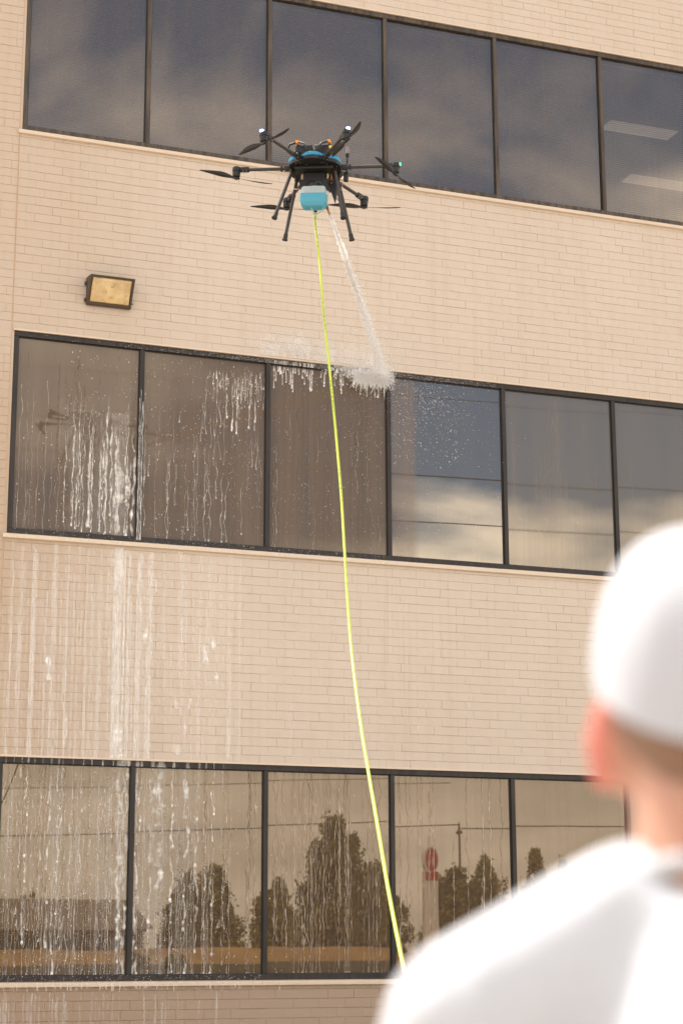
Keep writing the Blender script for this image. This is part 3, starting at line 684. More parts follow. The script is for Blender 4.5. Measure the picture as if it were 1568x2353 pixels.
# landing legs
for (xt, yt, xf, yf, zf) in ((-0.205, -0.07, -0.328, -0.20, -0.613), (0.187, -0.07, 0.315, -0.20, -0.628), (-0.185, 0.09, -0.294, 0.20, -0.645), (0.19, 0.09, 0.345, 0.20, -0.659)):
    p0 = Vector((xt, yt, -0.036)); p1 = Vector((xf, yf, zf)); d = (p1-p0).normalized()
    lg = MB().tube([p0, p1-d*0.03], 0.0165, 12).build('landing_leg', M['carbon'], drone, True)
    MB().tube([p1-d*0.06, p1-d*0.012, p1-d*0.008, p1+d*0.004], [0.021, 0.022, 0.028, 0.027], 12).build('foot', M['rubber'], lg, True)
    MB().tube([p0-d*0.02, p0+d*0.05], 0.023, 12).build('socket', M['black'], lg, True)
# antenna
an = MB(); an.tube([(0.288, 0.05, -0.10), (0.288, 0.05, 0.135)], 0.0095, 8); an.cbox(0.262, 0.305, 0.03, 0.075, -0.12, -0.03, 0.006)
an.tube([(0.288, 0.05, 0.13), (0.288, 0.05, 0.15), (0.288, 0.05, 0.165)], [0.012, 0.022, 0.022], 10)
an = an.build('antenna', M['black'], drone, True)
MB().tube([(0.288, 0.05, 0.166), (0.288, 0.05, 0.24)], [0.019, 0.015], 10).build('antenna_tip', simple('grey_cap', (0.2, 0.19, 0.18), 0.5), an, True)
# wiring loops
M['tan_wire'] = simple('tan_wire', (0.55, 0.33, 0.15), 0.5)
for pts, mt_, r in (([(-0.17, 0.02, -0.04), (-0.2, 0.04, -0.16), (-0.19, 0.06, -0.26), (-0.23, 0.15, -0.28)], 'rubber', 0.004), ([(-0.11, 0.0, -0.19), (-0.16, 0.0, -0.22), (-0.21, 0.03, -0.2)], 'tan_wire', 0.003),
                    ([(0.25, 0.05, -0.12), (0.255, 0.06, -0.19), (0.20, 0.07, -0.22)], 'tan_wire', 0.003), ([(0.16, 0.05, -0.05), (0.19, 0.06, -0.2), (0.16, 0.08, -0.24), (0.22, 0.1, -0.3)], 'rubber', 0.004), ([(0.15, 0.0, -0.04), (0.155, 0.0, -0.17)], 'orange', 0.004)):
    MB().tube(pts, r, 6).build('cable', M[mt_], drone, 'all')
# tank
def tank_loft(sx0, sx1, sy0, sy1, z0, z1, bev, inset=0.0):
    mb = MB(); mb.cbox(sx0+inset, sx1-inset, sy0+inset, sy1-inset, z0+inset, z1, bev)
    mb.v = [(x*(0.80+0.20*min(1, (z-z0)/0.055)) if x else x, y*(1), z) for x, y, z in mb.v]
    return mb
tk = empty('tank', (0.008, -0.06, -0.452), 0, drone)
tk_ = MB(); sl_ = [(0.0, 0.088, 0.05), (0.004, 0.100, 0.058), (0.045, 0.124, 0.075), (0.12, 0.124, 0.077), (0.185, 0.112, 0.074), (0.198, 0.104, 0.066), (0.202, 0.07, 0.045)]
def rrect(hx, hy, r, n=4):
    P = []
    for (cx, cy, a0) in ((hx-r, hy-r, 0), (-hx+r, hy-r, 90), (-hx+r, -hy+r, 180), (hx-r, -hy+r, 270)):
        for i in range(n): P.append((cx+r*math.cos(R(a0+90*i/(n-1))), cy+r*math.sin(R(a0+90*i/(n-1)))))
    return P
def loft(mb, secs, r, lid=True):
    n = 16; vs = []; fs = []
    for z, hx, hy in secs:
        vs += [(x, y, z) for x, y in rrect(hx, hy, min(r, hy*0.6))]
    for i in range(len(secs)-1):
        for j in range(n): fs.append((i*n+j, i*n+(j+1) % n, (i+1)*n+(j+1) % n, (i+1)*n+j))
    fs += [tuple(range(n))[::-1], tuple((len(secs)-1)*n+j for j in range(n))]
    return mb.add(vs, fs)
loft(tk_, sl_, 0.02).build('bottle', M['tank'], tk, True)
loft(MB(), [(0.006, 0.086, 0.049), (0.009, 0.096, 0.055), (0.045, 0.1195, 0.0715), (0.115, 0.1195, 0.0735), (0.125, 0.119, 0.073)], 0.018).build('liquid', M['liquid'], tk, True)
MB().lathe([(0.05, 0.2025), (0.048, 0.212)], n=18).build('neck', M['tank'], tk, True)
MB().lathe([(0.052, 0.2125), (0.052, 0.245), (0.046, 0.25)], n=18).build('cap', M['black'], tk, True)
MB().tube([(0.0, 0.0, 0.25), (0.02, -0.01, 0.275), (0.05, 0, 0.27), (0.065, 0.01, 0.24)], 0.008, 8).build('vent_hose', simple('green_hose', (0.03, 0.10, 0.08), 0.4), tk, 'all')
for s in (-1, 1):
    for z in (0.055, 0.105, 0.15): MB().cbox(s*0.128-0.010, s*0.128+0.010, -0.03, 0.03, z-0.016, z+0.016, 0.004).build('clamp', M['tank'], tk, True)
MB().tube([(-0.01, -0.03, 0.0), (-0.012, -0.03, -0.03), (0.01, -0.03, -0.062), (0.05, -0.02, -0.062), (0.085, -0.01, -0.03), (0.095, 0.0, 0.03)], 0.0085, 8).build('drain_tube', M['tubing'], tk, 'all')
# water inlet, nozzle wand
HOSE0 = dl((0.010, 0.05, -0.451))
MB().tube([(0.010, 0.05, -0.16), (0.010, 0.05, -0.455)], 0.016, 12).build('inlet_pipe', M['black'], drone, True)
HIT = Vector((4.50, -0.03, 8.235))
nz0 = Vector((0.085, 0.05, -0.310)); nz1 = Vector((0.147, 0.05, -0.463)); NZ = dl(nz1)
wd = MB().tube([nz0, nz0.lerp(nz1, 0.55)], 0.015, 10).build('nozzle_wand', M['black'], drone, True)
MB().tube([nz0.lerp(nz1, 0.55), nz0.lerp(nz1, 0.7), nz0.lerp(nz1, 0.72), nz1], [0.013, 0.013, 0.010, 0.008], 10).build('nozzle', M['brass'], wd, True)

# ------------------------------------------------------------------ supply hose
HP = [tuple(HOSE0), (2.018, -4.56, 8.12), (2.007, -4.651, 7.909), (1.985, -4.784, 7.601), (1.931, -5.05, 7.002), (1.877, -5.332, 6.462), (1.80, -5.68, 5.842), (1.715, -6.043, 5.182), (1.605, -6.42, 4.589), (1.455, -6.92, 3.897), (1.31, -7.41, 3.426), (1.145, -7.98, 2.975), (1.02, -8.42, 2.665), (0.846, -9.03, 2.255), (0.645, -9.71, 1.833), (0.42, -10.511, 1.353), (0.15, -11.5, 0.82), (-0.1, -12.6, 0.36), (-0.3, -13.8, 0.09), (-0.35, -15.0, 0.0125), (0.1, -16.2, 0.0125), (1.2, -17.2, 0.0125), (2.6, -17.4, 0.0125)]
def spline(P, k=6):
    P = [Vector(p) for p in P]; o = []
    for i in range(len(P)-1):
        a, b, c, d = P[max(i-1, 0)], P[i], P[i+1], P[min(i+2, len(P)-1)]
        for j in range(k):
            t = j/k; o.append(0.5*((2*b)+(-a+c)*t+(2*a-5*b+4*c-d)*t*t+(-a+3*b-3*c+d)*t**3))
    return o+[P[-1]]
hp = spline(HP); hm = MB(); nh = 12; hm.tube(hp, 0.0110, nh)
s_ = 0; hm.a = []
for i, p in enumerate(hp):
    if i: s_ += (hp[i]-hp[i-1]).length
    hm.a += [s_]*nh
m = newmat('hose_yellow')
at = N('ShaderNodeAttribute', attribute_name='amount'); g = N('ShaderNodeNewGeometry')
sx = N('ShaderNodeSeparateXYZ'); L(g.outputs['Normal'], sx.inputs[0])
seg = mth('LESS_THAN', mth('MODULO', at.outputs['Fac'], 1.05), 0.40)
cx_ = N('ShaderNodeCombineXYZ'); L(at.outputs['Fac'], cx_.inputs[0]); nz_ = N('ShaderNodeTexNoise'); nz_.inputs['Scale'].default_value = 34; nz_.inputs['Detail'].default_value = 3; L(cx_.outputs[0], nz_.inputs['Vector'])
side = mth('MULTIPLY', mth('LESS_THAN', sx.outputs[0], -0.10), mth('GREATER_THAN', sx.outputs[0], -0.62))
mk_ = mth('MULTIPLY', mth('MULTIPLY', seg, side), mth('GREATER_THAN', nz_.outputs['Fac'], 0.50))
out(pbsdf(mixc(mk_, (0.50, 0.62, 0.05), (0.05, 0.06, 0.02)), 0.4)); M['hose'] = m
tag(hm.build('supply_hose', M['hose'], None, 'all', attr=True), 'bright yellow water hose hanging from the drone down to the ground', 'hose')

# ------------------------------------------------------------------ water: spray, droplets, soapy streaks
m = newmat('spray_water'); t = N('ShaderNodeBsdfTranslucent'); t.inputs[0].default_value = (0.95, 0.95, 0.95, 1)
tp = N('ShaderNodeBsdfTransparent')
out(mixs(0.12, mixs(0.55, pbsdf((0.99, 0.99, 0.99), 0.3), t.outputs[0]), tp.outputs[0])); M['spray'] = m
m = newmat('soapy_film'); at = N('ShaderNodeAttribute', attribute_name='amount'); v = coords((60, 60, 7), 'World'); v2 = coords((30, 30, 30), 'World')
al = mth('MULTIPLY', at.outputs['Fac'], mth('ADD', mth('MULTIPLY', ramp(tex(v, 1, 4, 0.6), 0.25, 0.62), 0.95), mth('MULTIPLY', ramp(tex(v2, 1, 3), 0.35, 0.7), 0.35)))
tr_ = N('ShaderNodeBsdfTransparent'); d = N('ShaderNodeBsdfTranslucent'); d.inputs[0].default_value = (0.9, 0.9, 0.88, 1)
out(mixs(mth('MINIMUM', al, 1.0), tr_.outputs[0], pbsdf((0.96, 0.935, 0.90), 0.25))); M['film'] = m
m = newmat('clear_rivulet'); at = N('ShaderNodeAttribute', attribute_name='amount')
gl = N('ShaderNodeBsdfGlossy'); gl.inputs['Roughness'].default_value = 0.12; gl.inputs[0].default_value = (0.9, 0.82, 0.72, 1); tr_ = N('ShaderNodeBsdfTransparent'); tr_.inputs[0].default_value = (0.72, 0.66, 0.60, 1)
out(mixs(mth('MULTIPLY', at.outputs['Fac'], 0.34), tr_.outputs[0], gl.outputs[0])); M['rivulet'] = m
rw = random.Random(21)
def ribbon(mb, pts, w, y, thick, al):
    """a thin raised bead of water running down a flat face: pts = (x, z), w and al per point"""
    n = len(pts); vs = []; fs = []; a = []
    for i, (x, z) in enumerate(pts):
        ww = w[i]; vs += [(x-ww/2, y, z), (x-ww*0.28, y-thick*0.8, z), (x, y-thick, z), (x+ww*0.28, y-thick*0.8, z), (x+ww/2, y, z)]
        a += [0.0, al[i]*0.85, al[i], al[i]*0.85, 0.0]
    for i in range(n-1):
        for j in range(4): fs.append((i*5+j, (i+1)*5+j, (i+1)*5+j+1, i*5+j+1))
    mb.add(vs, fs, a)
def drop(mb, x, y, z, r, st=1.2, al=1.0):
    vs = []; fs = []; n = 6
    for (q, h) in ((1.0, 0.0), (0.7, 0.45)):
        for j in range(n):
            a = 2*math.pi*j/n; vs.append((x+r*q*math.cos(a), y-h*r, z+r*st*q*math.sin(a)*(1.0 if math.sin(a) > 0 else 0.8)))
    vs.append((x, y-0.62*r, z))
    for j in range(n): fs += [(j, (j+1) % n, n+(j+1) % n, n+j), (n+j, n+(j+1) % n, 2*n)]
    mb.add(vs, fs, [al*0.8]*n+[al]*(n+1))
def streak(mb, x, zt, zb, w, al, y, wig=0.004, beads=0.5, head=True, step=0.022, fade=0.25, seed=None):
    n = max(4, int((zt-zb)/step)); P = []; Wd = []; A = []; sd = rw.uniform(0, 99)
    for i in range(n+1):
        f = i/n; z = zt-(zt-zb)*f
        P.append((x+wig*noise.noise((z*5.0, sd, 0))*2+wig*0.6*noise.noise((z*17, sd, 4)), z))
        pn = noise.noise((z*9, sd, 9))+0.6*noise.noise((z*26, sd, 2))
        b = 1+beads*pn*1.3
        taper = min(1, f/fade+0.15) if head else 1
        Wd.append(max(w*b*(0.55+0.45*taper), w*0.2)); A.append(max(0.0, al*taper*(0.65+0.8*beads*max(-0.5, pn))))
    if head: Wd[-2] *= 1.5; Wd[-1] *= 0.7
    ribbon(mb, P, Wd, y, min(0.006, w*0.35), A)
    if head and w < 0.03: drop(mb, P[-1][0], y, zb, w*0.75, 1.6, min(1, al*1.4))
PY = GY-0.0045                                                    # face of the panes
Z2a, Z2b = ROWS[1]; Z1a, Z1b = ROWS[0]
# 1: middle windows ------------------------------------------------
mid = MB()
def g(a, b): return rw.uniform(a, b)
def inpane(x):
    k = (x-0.0)/BW; f = (k-math.floor(k))*BW; return 0.05 < f < BW-0.04 and x > 0.11
for (xa, xb, za, zb, n, r0, r1, al) in ((0.62, 1.5, 6.2, 8.2, 420, 0.0025, 0.0065, 0.8), (0.12, 0.7, 6.1, 7.6, 90, 0.0025, 0.0065, 0.7), (1.56, 3.02, 6.1, 8.24, 1150, 0.002, 0.0055, 0.65),
                                        (3.08, 4.5, 6.1, 8.2, 1300, 0.0018, 0.0045, 0.55), (4.6, 5.5, 7.2, 8.22, 520, 0.0018, 0.0055, 0.85), (4.6, 6.04, 6.1, 7.6, 230, 0.0018, 0.005, 0.7), (6.12, 7.2, 6.4, 8.0, 30, 0.002, 0.004, 0.5)):
    for i in range(n):
        x, z = g(xa, xb), g(za, zb)
        if not inpane(x): continue
        if noise.noise((x*2.2, z*2.2, 4)) < g(-0.6, 0.25): continue
        drop(mid, x, PY, z, r0+(r1-r0)*rw.random()**2.2, g(1.0, 2.6), al*g(0.5, 1.2))
for i in range(34):                                               # streaming veil in the first pane
    x = rw.gauss(1.02, 0.22)
    if not 0.62 < x < 1.48: continue
    zt = g(7.0, 7.75); streak(mid, x, zt, g(6.07, 6.25) if rw.random() < 0.8 else g(6.3, 6.8), g(0.007, 0.016), g(0.45, 0.9), PY, 0.012, 0.7)
for x in (0.16, 0.235, 0.36, 0.45, 0.52, 0.60, 0.29, 0.68): streak(mid, x, g(7.1, 8.0), 6.07, g(0.005, 0.009), g(0.22, 0.45), PY, 0.012, 0.35, False)
for (x, w, al) in ((0.85, 0.35, 0.10), (1.1, 0.3, 0.16), (1.3, 0.25, 0.22)): streak(mid, x, 7.5, 6.07, w, al, PY+0.001, 0.02, 0.2, False, 0.05, 0.6)
for (x, zt, zb, w, al) in ((1.285, 7.06, 6.06, 0.060, 0.7), (1.31, 6.95, 6.45, 0.085, 0.55), (1.25, 7.35, 6.35, 0.035, 0.8), (1.385, 6.85, 6.42, 0.04, 0.85), (1.42, 6.95, 6.5, 0.03, 0.75), (1.46, 7.3, 6.08, 0.03, 0.75), (1.40, 6.5, 6.07, 0.022, 0.6), (1.20, 7.5, 6.3, 0.02, 0.8), (1.13, 7.4, 6.07, 0.02, 0.7)):
    streak(mid, x, zt, zb, w, al, PY-0.001, 0.02, 0.75, True, 0.016)
for i in range(46):                                               # second pane
    x = g(1.57, 3.0); zt = g(7.0, 8.2) if x > 2.2 else g(6.9, 7.7); ln_ = abs(rw.gauss(0.25, 0.4))+0.1
    streak(mid, x, zt, max(6.07, zt-ln_), g(0.006, 0.013), g(0.2, 0.7), PY, 0.016, 0.6)
for i in range(110):
    x = rw.gauss(2.70, 0.24)
    if not 2.1 < x < 3.02: continue
    zt = 8.2-abs(rw.gauss(0, 0.12))-(2.9-x)*0.10; streak(mid, x, zt, zt-0.04-0.34*rw.random()**2, g(0.004, 0.011), g(0.3, 0.8), PY, 0.01, 0.8)
for (x, zt, ln_) in ((2.62, 7.85, 0.42), (2.68, 7.9, 0.5), (2.83, 7.8, 0.32), (2.9, 7.82, 0.26), (2.55, 7.88, 0.3)): streak(mid, x, zt, zt-ln_, 0.018, 0.9, PY, 0.01, 0.7)
for (x, zt, zb) in ((2.36, 7.0, 6.09), (2.50, 6.9, 6.09), (2.43, 7.05, 6.6), (2.56, 6.95, 6.1), (2.30, 6.7, 6.09), (2.75, 6.8, 6.2), (2.1, 6.75, 6.2)): streak(mid, x, zt, zb, 0.014, 0.45, PY, 0.02, 0.6)
for i in range(9):                                               # mullion and sill rivulets
    streak(mid, 1.524+g(-0.026, 0.026), g(7.0, 7.9), 6.03, g(0.005, 0.012), g(0.3, 0.7), FY0-0.001, 0.004, 0.6, False)
for (x0, x1, n, z0) in ((3.08, 3.62, 34, 8.33), (3.7, 3.95, 9, 8.22), (3.95, 4.56, 46, 8.31)):   # drips under the head rail
    for i in range(n):
        x = g(x0, x1); ln_ = 0.03+rw.random()**2.2*(0.30 if x < 3.7 else 0.24); onp = z0-0.04 > Z2b-FW
        streak(mid, x, z0, Z2b-FW, g(0.008, 0.02), g(0.5, 1.0), FY0-0.002, 0.003, 0.4, False)
        if inpane(x): streak(mid, x, Z2b-FW+0.001, Z2b-FW-ln_, g(0.008, 0.018), g(0.7, 1.2), PY, 0.006, 0.5)
for i in range(46):
    x = rw.gauss(3.36, 0.24) if i < 32 else g(3.7, 4.4); streak(mid, x, 8.45+abs(rw.gauss(0.08, 0.10)), 8.37, g(0.10, 0.28), g(0.14, 0.34), -0.0165-0.0002*i, 0.004, 0.15, False, 0.02, 1.0)
for i in range(90):                                               # sheet of water under the impact
    x = 4.56-abs(rw.gauss(0, 0.26)); zt = 8.37-g(0, 0.06); streak(mid, x, zt, Z2b-FW-rw.random()**1.5*0.16, g(0.015, 0.05), g(0.6, 1.3), FY0-0.012-0.02*rw.random(), 0.012, 0.7, True, 0.012)
for i in range(1500):                                             # froth on the head rail
    x = abs(rw.gauss(0, 1.6))+0.06
    x = 4.5-x*0.9 if rw.random() < 0.75 else g(4.5, 6.0)
    if x < 0.1: continue
    drop(mid, x, FY0-0.001, g(Z2b-FW+0.002, Z2b-0.006), g(0.0015, 0.0045), 1, g(0.3, 0.9))
for i in range(260): drop(mid, g(0.1, 4.6), FY0-0.001, g(Z2a+0.004, Z2a+FW-0.004), g(0.0015, 0.004), 1.2, g(0.3, 0.9))
tag(mid.build('soapy_water_on_glass', M['film'], None, 'all', attr=True), 'soapy droplets and white runs on the middle floor windows', 'water', kind='stuff')
# 2: brick band between middle and lower windows --------------------
low = MB(); YB = -0.004
MAIN = [(0.22, 0.05, 0.35), (0.37, 0.055, 0.45), (0.60, 0.07, 0.42), (0.735, 0.022, 0.5), (0.86, 0.03, 0.3), (1.30, 0.11, 0.85), (1.375, 0.028, 0.75), (1.43, 0.03, 0.6), (1.55, 0.07, 0.6), (1.67, 0.075, 0.65), (1.82, 0.05, 0.32), (2.02, 0.06, 0.35), (2.25, 0.05, 0.32), (2.36, 0.035, 0.34), (2.60, 0.06, 0.34), (0.12, 0.03, 0.3), (0.95, 0.03, 0.28), (1.1, 0.025, 0.28)]
for (x, w, al) in MAIN:
    zt = g(5.85, 5.95); zb = 3.57 if x < 1.8 else g(3.58, 4.9)
    streak(low, x, zt, zb, w*1.15, al, YB, 0.006, 0.25, False, 0.05, 0.55)
    for j in range(3): streak(low, x+g(-w, w)*0.45, g(4.2, 5.6), 3.57 if x < 1.8 else zb+g(-.2, .2), g(0.006, 0.016), al*0.9, YB-0.002, 0.006, 0.6, False, 0.03)
for i in range(190):
    x = g(0.02, 2.75) if rw.random() < 0.85 else g(3.0, 5.6); zt = g(4.2, 5.93); ln_ = g(0.15, 1.1)
    streak(low, x, zt, max(3.58, zt-ln_), g(0.006, 0.022), g(0.10, 0.32), YB, 0.004, 0.4, False, 0.05)
for i in range(120):
    x = abs(rw.gauss(1.1, 0.75))
    if x > 2.8: continue
    zt = g(5.0, 5.93); streak(low, x, zt, 3.57 if rw.random() < 0.6 else g(3.6, 4.6), g(0.008, 0.03), g(0.14, 0.40), YB, 0.003, 0.22, False, 0.06, 0.6)
for (x, w, al) in ((0.4, 0.5, 0.10), (0.85, 0.45, 0.09), (1.35, 0.35, 0.20), (1.62, 0.28, 0.16), (1.2, 0.6, 0.10), (2.1, 0.35, 0.10), (2.4, 0.3, 0.09)): streak(low, x, 5.9, 3.58, w, al, YB-0.001, 0.02, 0.1, False, 0.08, 0.7)
for (x, z, w, h) in ((1.64, 5.1, 0.05, 0.35), (2.0, 4.3, 0.05, 0.16), (2.02, 4.55, 0.035, 0.12), (2.14, 4.35, 0.04, 0.2), (2.32, 4.9, 0.06, 0.25), (2.45, 4.6, 0.04, 0.2), (2.40, 5.0, 0.05, 0.18), (1.32, 3.95, 0.09, 0.25), (1.36, 3.72, 0.10, 0.16), (1.55, 5.85, 0.03, 0.4), (1.72, 5.6, 0.03, 0.16), (2.0, 3.75, 0.10, 0.12), (0.76, 4.1, 0.03, 0.4), (0.56, 4.7, 0.05, 0.3), (2.1, 4.0, 0.05, 0.14)):
    streak(low, x, z, z-h, w, 0.75, YB-0.002, 0.015, 0.8, True, 0.02)
for i in range(900):
    drop(low, min(5.8, abs(rw.gauss(0.9, 0.9))), YB, g(3.6, 5.95), g(0.0012, 0.0042), g(1, 2), g(0.3, 0.8))
for i in range(160): drop(low, g(0.05, 4.9), -0.035, Z2a-g(0.02, 0.055), g(0.002, 0.007), g(1, 1.6), g(0.4, 1))
for i in range(60):                                               # dribbles over the lower sill and plinth
    x = min(2.5, abs(rw.gauss(0.9, 0.8))); streak(low, x, g(0.95, 1.13), g(0.3, 0.8), g(0.008, 0.03), g(0.12, 0.4), YB, 0.004, 0.5, False, 0.04)
for i in range(200): drop(low, g(0.1, 4.0), YB, g(0.6, 1.14), g(0.0015, 0.004), g(1, 2.5), g(0.3, 0.8))
for i in range(90):
    x = min(3.2, abs(rw.gauss(1.3, 0.8))); streak(low, x, 1.20, 1.155-g(0, .05), g(0.006, 0.014), g(0.4, 0.9), -0.0355, 0.003, 0.5, False, 0.02)
tag(low.build('soapy_water_on_brick', M['film'], None, 'all', attr=True), 'white soapy runs trickling down the brick below the middle windows', 'water', kind='stuff')
# 3: lower windows ----------------------------------------------------
gl_ = MB(); riv = MB()
HEAVY = [(0.13, 0.012, 0.5), (0.22, 0.012, 0.5), (0.37, 0.022, 0.8), (0.44, 0.012, 0.5), (0.62, 0.020, 0.7), (0.70, 0.022, 0.75), (0.745, 0.014, 0.7), (0.86, 0.012, 0.55), (0.97, 0.014, 0.6), (1.06, 0.014, 0.6), (1.18, 0.014, 0.6), (1.30, 0.016, 0.6), (1.37, 0.065, 0.8), (1.42, 0.05, 0.75), (1.47, 0.035, 0.8),
         (1.57, 0.04, 0.7), (1.62, 0.022, 0.65), (1.74, 0.05, 0.65), (1.835, 0.085, 0.85), (1.98, 0.025, 0.7), (2.14, 0.055, 0.8), (2.27, 0.03, 0.65), (2.35, 0.018, 0.6), (2.44, 0.018, 0.65), (2.55, 0.012, 0.4), (0.30, 0.014, 0.5), (0.53, 0.012, 0.5)]
PZT = Z1b-FW
for (x, w, al) in HEAVY:
    sl0 = g(-0.05, 0.02) if x < 1.3 else g(-0.03, 0.02); z = PZT; segs = rw.randint(4, 8)
    streak(gl_, x, 3.56, PZT, w*1.2, al*0.7, FY0-0.002, 0.003, 0.5, False)
    for j in range(segs):
        ln_ = g(0.12, 0.6); zb = max(Z1a+FW+0.01, z-ln_); ww = w*g(0.55, 1.15)*(1 if z > 2.6 or w < 0.05 else 0.6)
        streak(gl_, x+sl0*(PZT-z)/2.2+g(-.004, .004), z, zb, ww, al*g(0.6, 1.1), PY, 0.012+w*0.25, 0.85, True, 0.018)
        z = zb+g(-0.12, 0.05)
        if z < Z1a+0.15: break
for i in range(110):
    x = abs(rw.gauss(1.1, 0.8))+0.11
    if x > 3.0 or not inpane(x): continue
    streak(gl_, x, PZT-0.001, 1.285 if rw.random() < 0.7 else g(1.4, 2.4), g(0.004, 0.010), g(0.18, 0.50), PY, 0.008, 0.45, True, 0.03)
for (x, w, al) in ((0.8, 0.5, 0.06), (1.2, 0.3, 0.07), (1.40, 0.14, 0.15), (1.66, 0.2, 0.09), (1.83, 0.2, 0.15), (2.1, 0.3, 0.09)): streak(gl_, x, PZT-0.001, 1.285, w, al, PY+0.001, 0.02, 0.2, False, 0.05, 0.2)
for i in range(120):
    x = min(2.95, abs(rw.gauss(1.0, 0.75))+0.11)
    if not inpane(x): continue
    zt = g(1.8, PZT); streak(gl_, x, zt, max(1.3, zt-g(0.1, 0.9)), g(0.005, 0.010), g(0.25, 0.6), PY, 0.014, 0.7)
for i in range(900):
    x = min(5.9, abs(rw.gauss(1.2, 0.9))+0.11)
    if inpane(x): drop(gl_, x, PY, g(1.3, 3.48), g(0.0015, 0.0055), g(1, 2.4), g(0.4, 0.95))
for i in range(240): drop(gl_, g(0.1, 3.0), FY0-0.001, g(Z1a+0.005, Z1a+FW-0.005), g(0.002, 0.005), 1.2, g(0.3, 0.8))
tag(gl_.build('soapy_runs_on_glass', M['film'], None, 'all', attr=True), 'white frothy soap runs down the lower left windows', 'water', kind='stuff')
for i in range(150):
    x = g(0.12, 6.0) if rw.random() < 0.8 else g(1.6, 4.6)
    if not inpane(x): continue
    if x > 4.6 and rw.random() < 0.45: continue
    zt = PZT-0.002 if rw.random() < 0.7 else g(2.2, 3.4); zb = 1.29 if rw.random() < 0.65 else g(1.3, 2.4)
    streak(riv, x, zt, zb, g(0.005, 0.013), g(0.5, 1.0), PY, g(0.006, 0.03), 0.5, True, 0.02)
for i in range(60):
    x = g(0.12, 4.5)
    if inpane(x):
        zt = g(6.6, 8.2); streak(riv, x, zt, max(6.08, zt-g(0.3, 1.6)), g(0.005, 0.010), g(0.4, 0.9), PY, g(0.006, 0.03), 0.5, True, 0.02)
tag(riv.build('clear_rivulets', M['rivulet'], None, 'all', attr=True), 'clear wavy rivulets of water on the lower windows', 'water', kind='stuff')
# 4: the jet and its splash ------------------------------------------
jet = MB()
OCT = [(1, 0, 0), (-1, 0, 0), (0, 1, 0), (0, -1, 0), (0, 0, 1), (0, 0, -1)]; OF = [(0, 2, 4), (2, 1, 4), (1, 3, 4), (3, 0, 4), (2, 0, 5), (1, 2, 5), (3, 1, 5), (0, 3, 5)]
def octa(mb, p, r, dr=None, st=1.0):
    if dr is None: mb.add([(p[0]+a*r, p[1]+b*r, p[2]+c*r) for a, b, c in OCT], OF)
    else:
        u = dr.orthogonal().normalized(); v_ = dr.cross(u)
        mb.add([Vector(p)+(u*a+v_*b)*r+dr*c*r*st for a, b, c in OCT], OF)
JV = HIT-NZ; JL = JV.length; JD = JV/JL
def jp(f):                                                        # slightly sagging ballistic line
    return NZ+JV*f+Vector((0, 0, 1))*0.10*4*f*(1-f)*0.6
ja = JD.orthogonal().normalized(); jb = JD.cross(ja)
core_ = []; cr_r = []
for i in range(31):
    f = 0.52*i/30; core_.append(jp(f)+(ja*rw.gauss(0, 1)+jb*rw.gauss(0, 1))*0.0025*(1+f*4)); cr_r.append((0.011+0.016*min(1, f*5))*g(0.75, 1.25)*(1 if f < 0.36 else max(0.15, (0.54-f)/0.18)))
jet.tube(core_, cr_r, 7)
for i in range(11000):
    f = rw.random()**0.8; sg = 0.006+0.062*f**1.5*(1.9 if rw.random() < 0.12 else 0.55)
    p = jp(f)+ja*rw.gauss(0, sg)+jb*rw.gauss(0, sg)
    if p.y > -0.012: continue
    octa(jet, p, 0.0022+0.0075*rw.random()**4, JD, g(1, 2.6))
for i in range(260):
    f = abs(rw.gauss(0, 0.05)); p = jp(f)-Vector((g(0.05, 0.2), 0, g(0, 0.15))); octa(jet, p, g(0.001, 0.003))
tag(jet.build('water_jet', M['spray'], None), 'white jet of water shooting from the drone nozzle to the windows', 'water', kind='stuff')
spl = MB()
for i in range(6500):                                             # dense burst where the jet lands
    t_ = rw.random()
    dx = rw.gauss(-0.17, 0.26); dz = rw.gauss(0.0, 0.055)*(1.25 if dx > -0.25 else 0.8)
    if dx > 0.12: dx = 0.12-abs(dx-0.12)*0.6
    p = (HIT.x+dx, -0.012-abs(rw.gauss(0, 0.045)), HIT.z+dz+0.02-0.06*dx)
    octa(spl, p, 0.0016+0.0060*rw.random()**4)
for i in range(260):                                              # spikes thrown down and aside
    a = R(g(190, 352)); l0 = g(0.06, 0.24)*(1.25 if math.cos(a) < 0 else 0.7); c = Vector((HIT.x+g(-0.35, 0.06), -0.03, HIT.z+g(-0.05, 0.03)))
    e_ = c+Vector((math.cos(a)*l0*0.6, -0.03*rw.random(), math.sin(a)*l0*0.75)); spl.tube([c, c.lerp(e_, 0.6), e_], [g(0.004, 0.009), g(0.003, 0.006), 0.0008], 5)
for i in range(15000):                                            # mist drifting left over the brick and around
    if rw.random() < 0.55: x = rw.gauss(3.35, 0.26); z = 8.40+abs(rw.gauss(0, 0.13))
    else: x = rw.gauss(4.05, 0.42); z = 8.36+abs(rw.gauss(0, 0.22))
    octa(spl, (x, -0.015-abs(rw.gauss(0, 0.16)), z), 0.0011+0.0022*rw.random()**3)
for i in range(9000):
    rr_ = abs(rw.gauss(0, 0.20)); a = rw.uniform(0, 6.283); p = (HIT.x-0.12+rr_*math.cos(a)*1.5, -0.012-abs(rw.gauss(0, 0.12)), HIT.z+0.06+rr_*math.sin(a)*0.85); octa(spl, p, 0.0009+0.0016*rw.random()**3)
for i in range(1500): octa(spl, (rw.gauss(5.0, 0.42), -0.02-abs(rw.gauss(0, 0.2)), rw.gauss(7.95, 0.25)), 0.0012+0.0035*rw.random()**3)
tag(spl.build('splash', M['spray'], None), 'white burst of spray where the jet strikes the window head', 'water', kind='stuff')

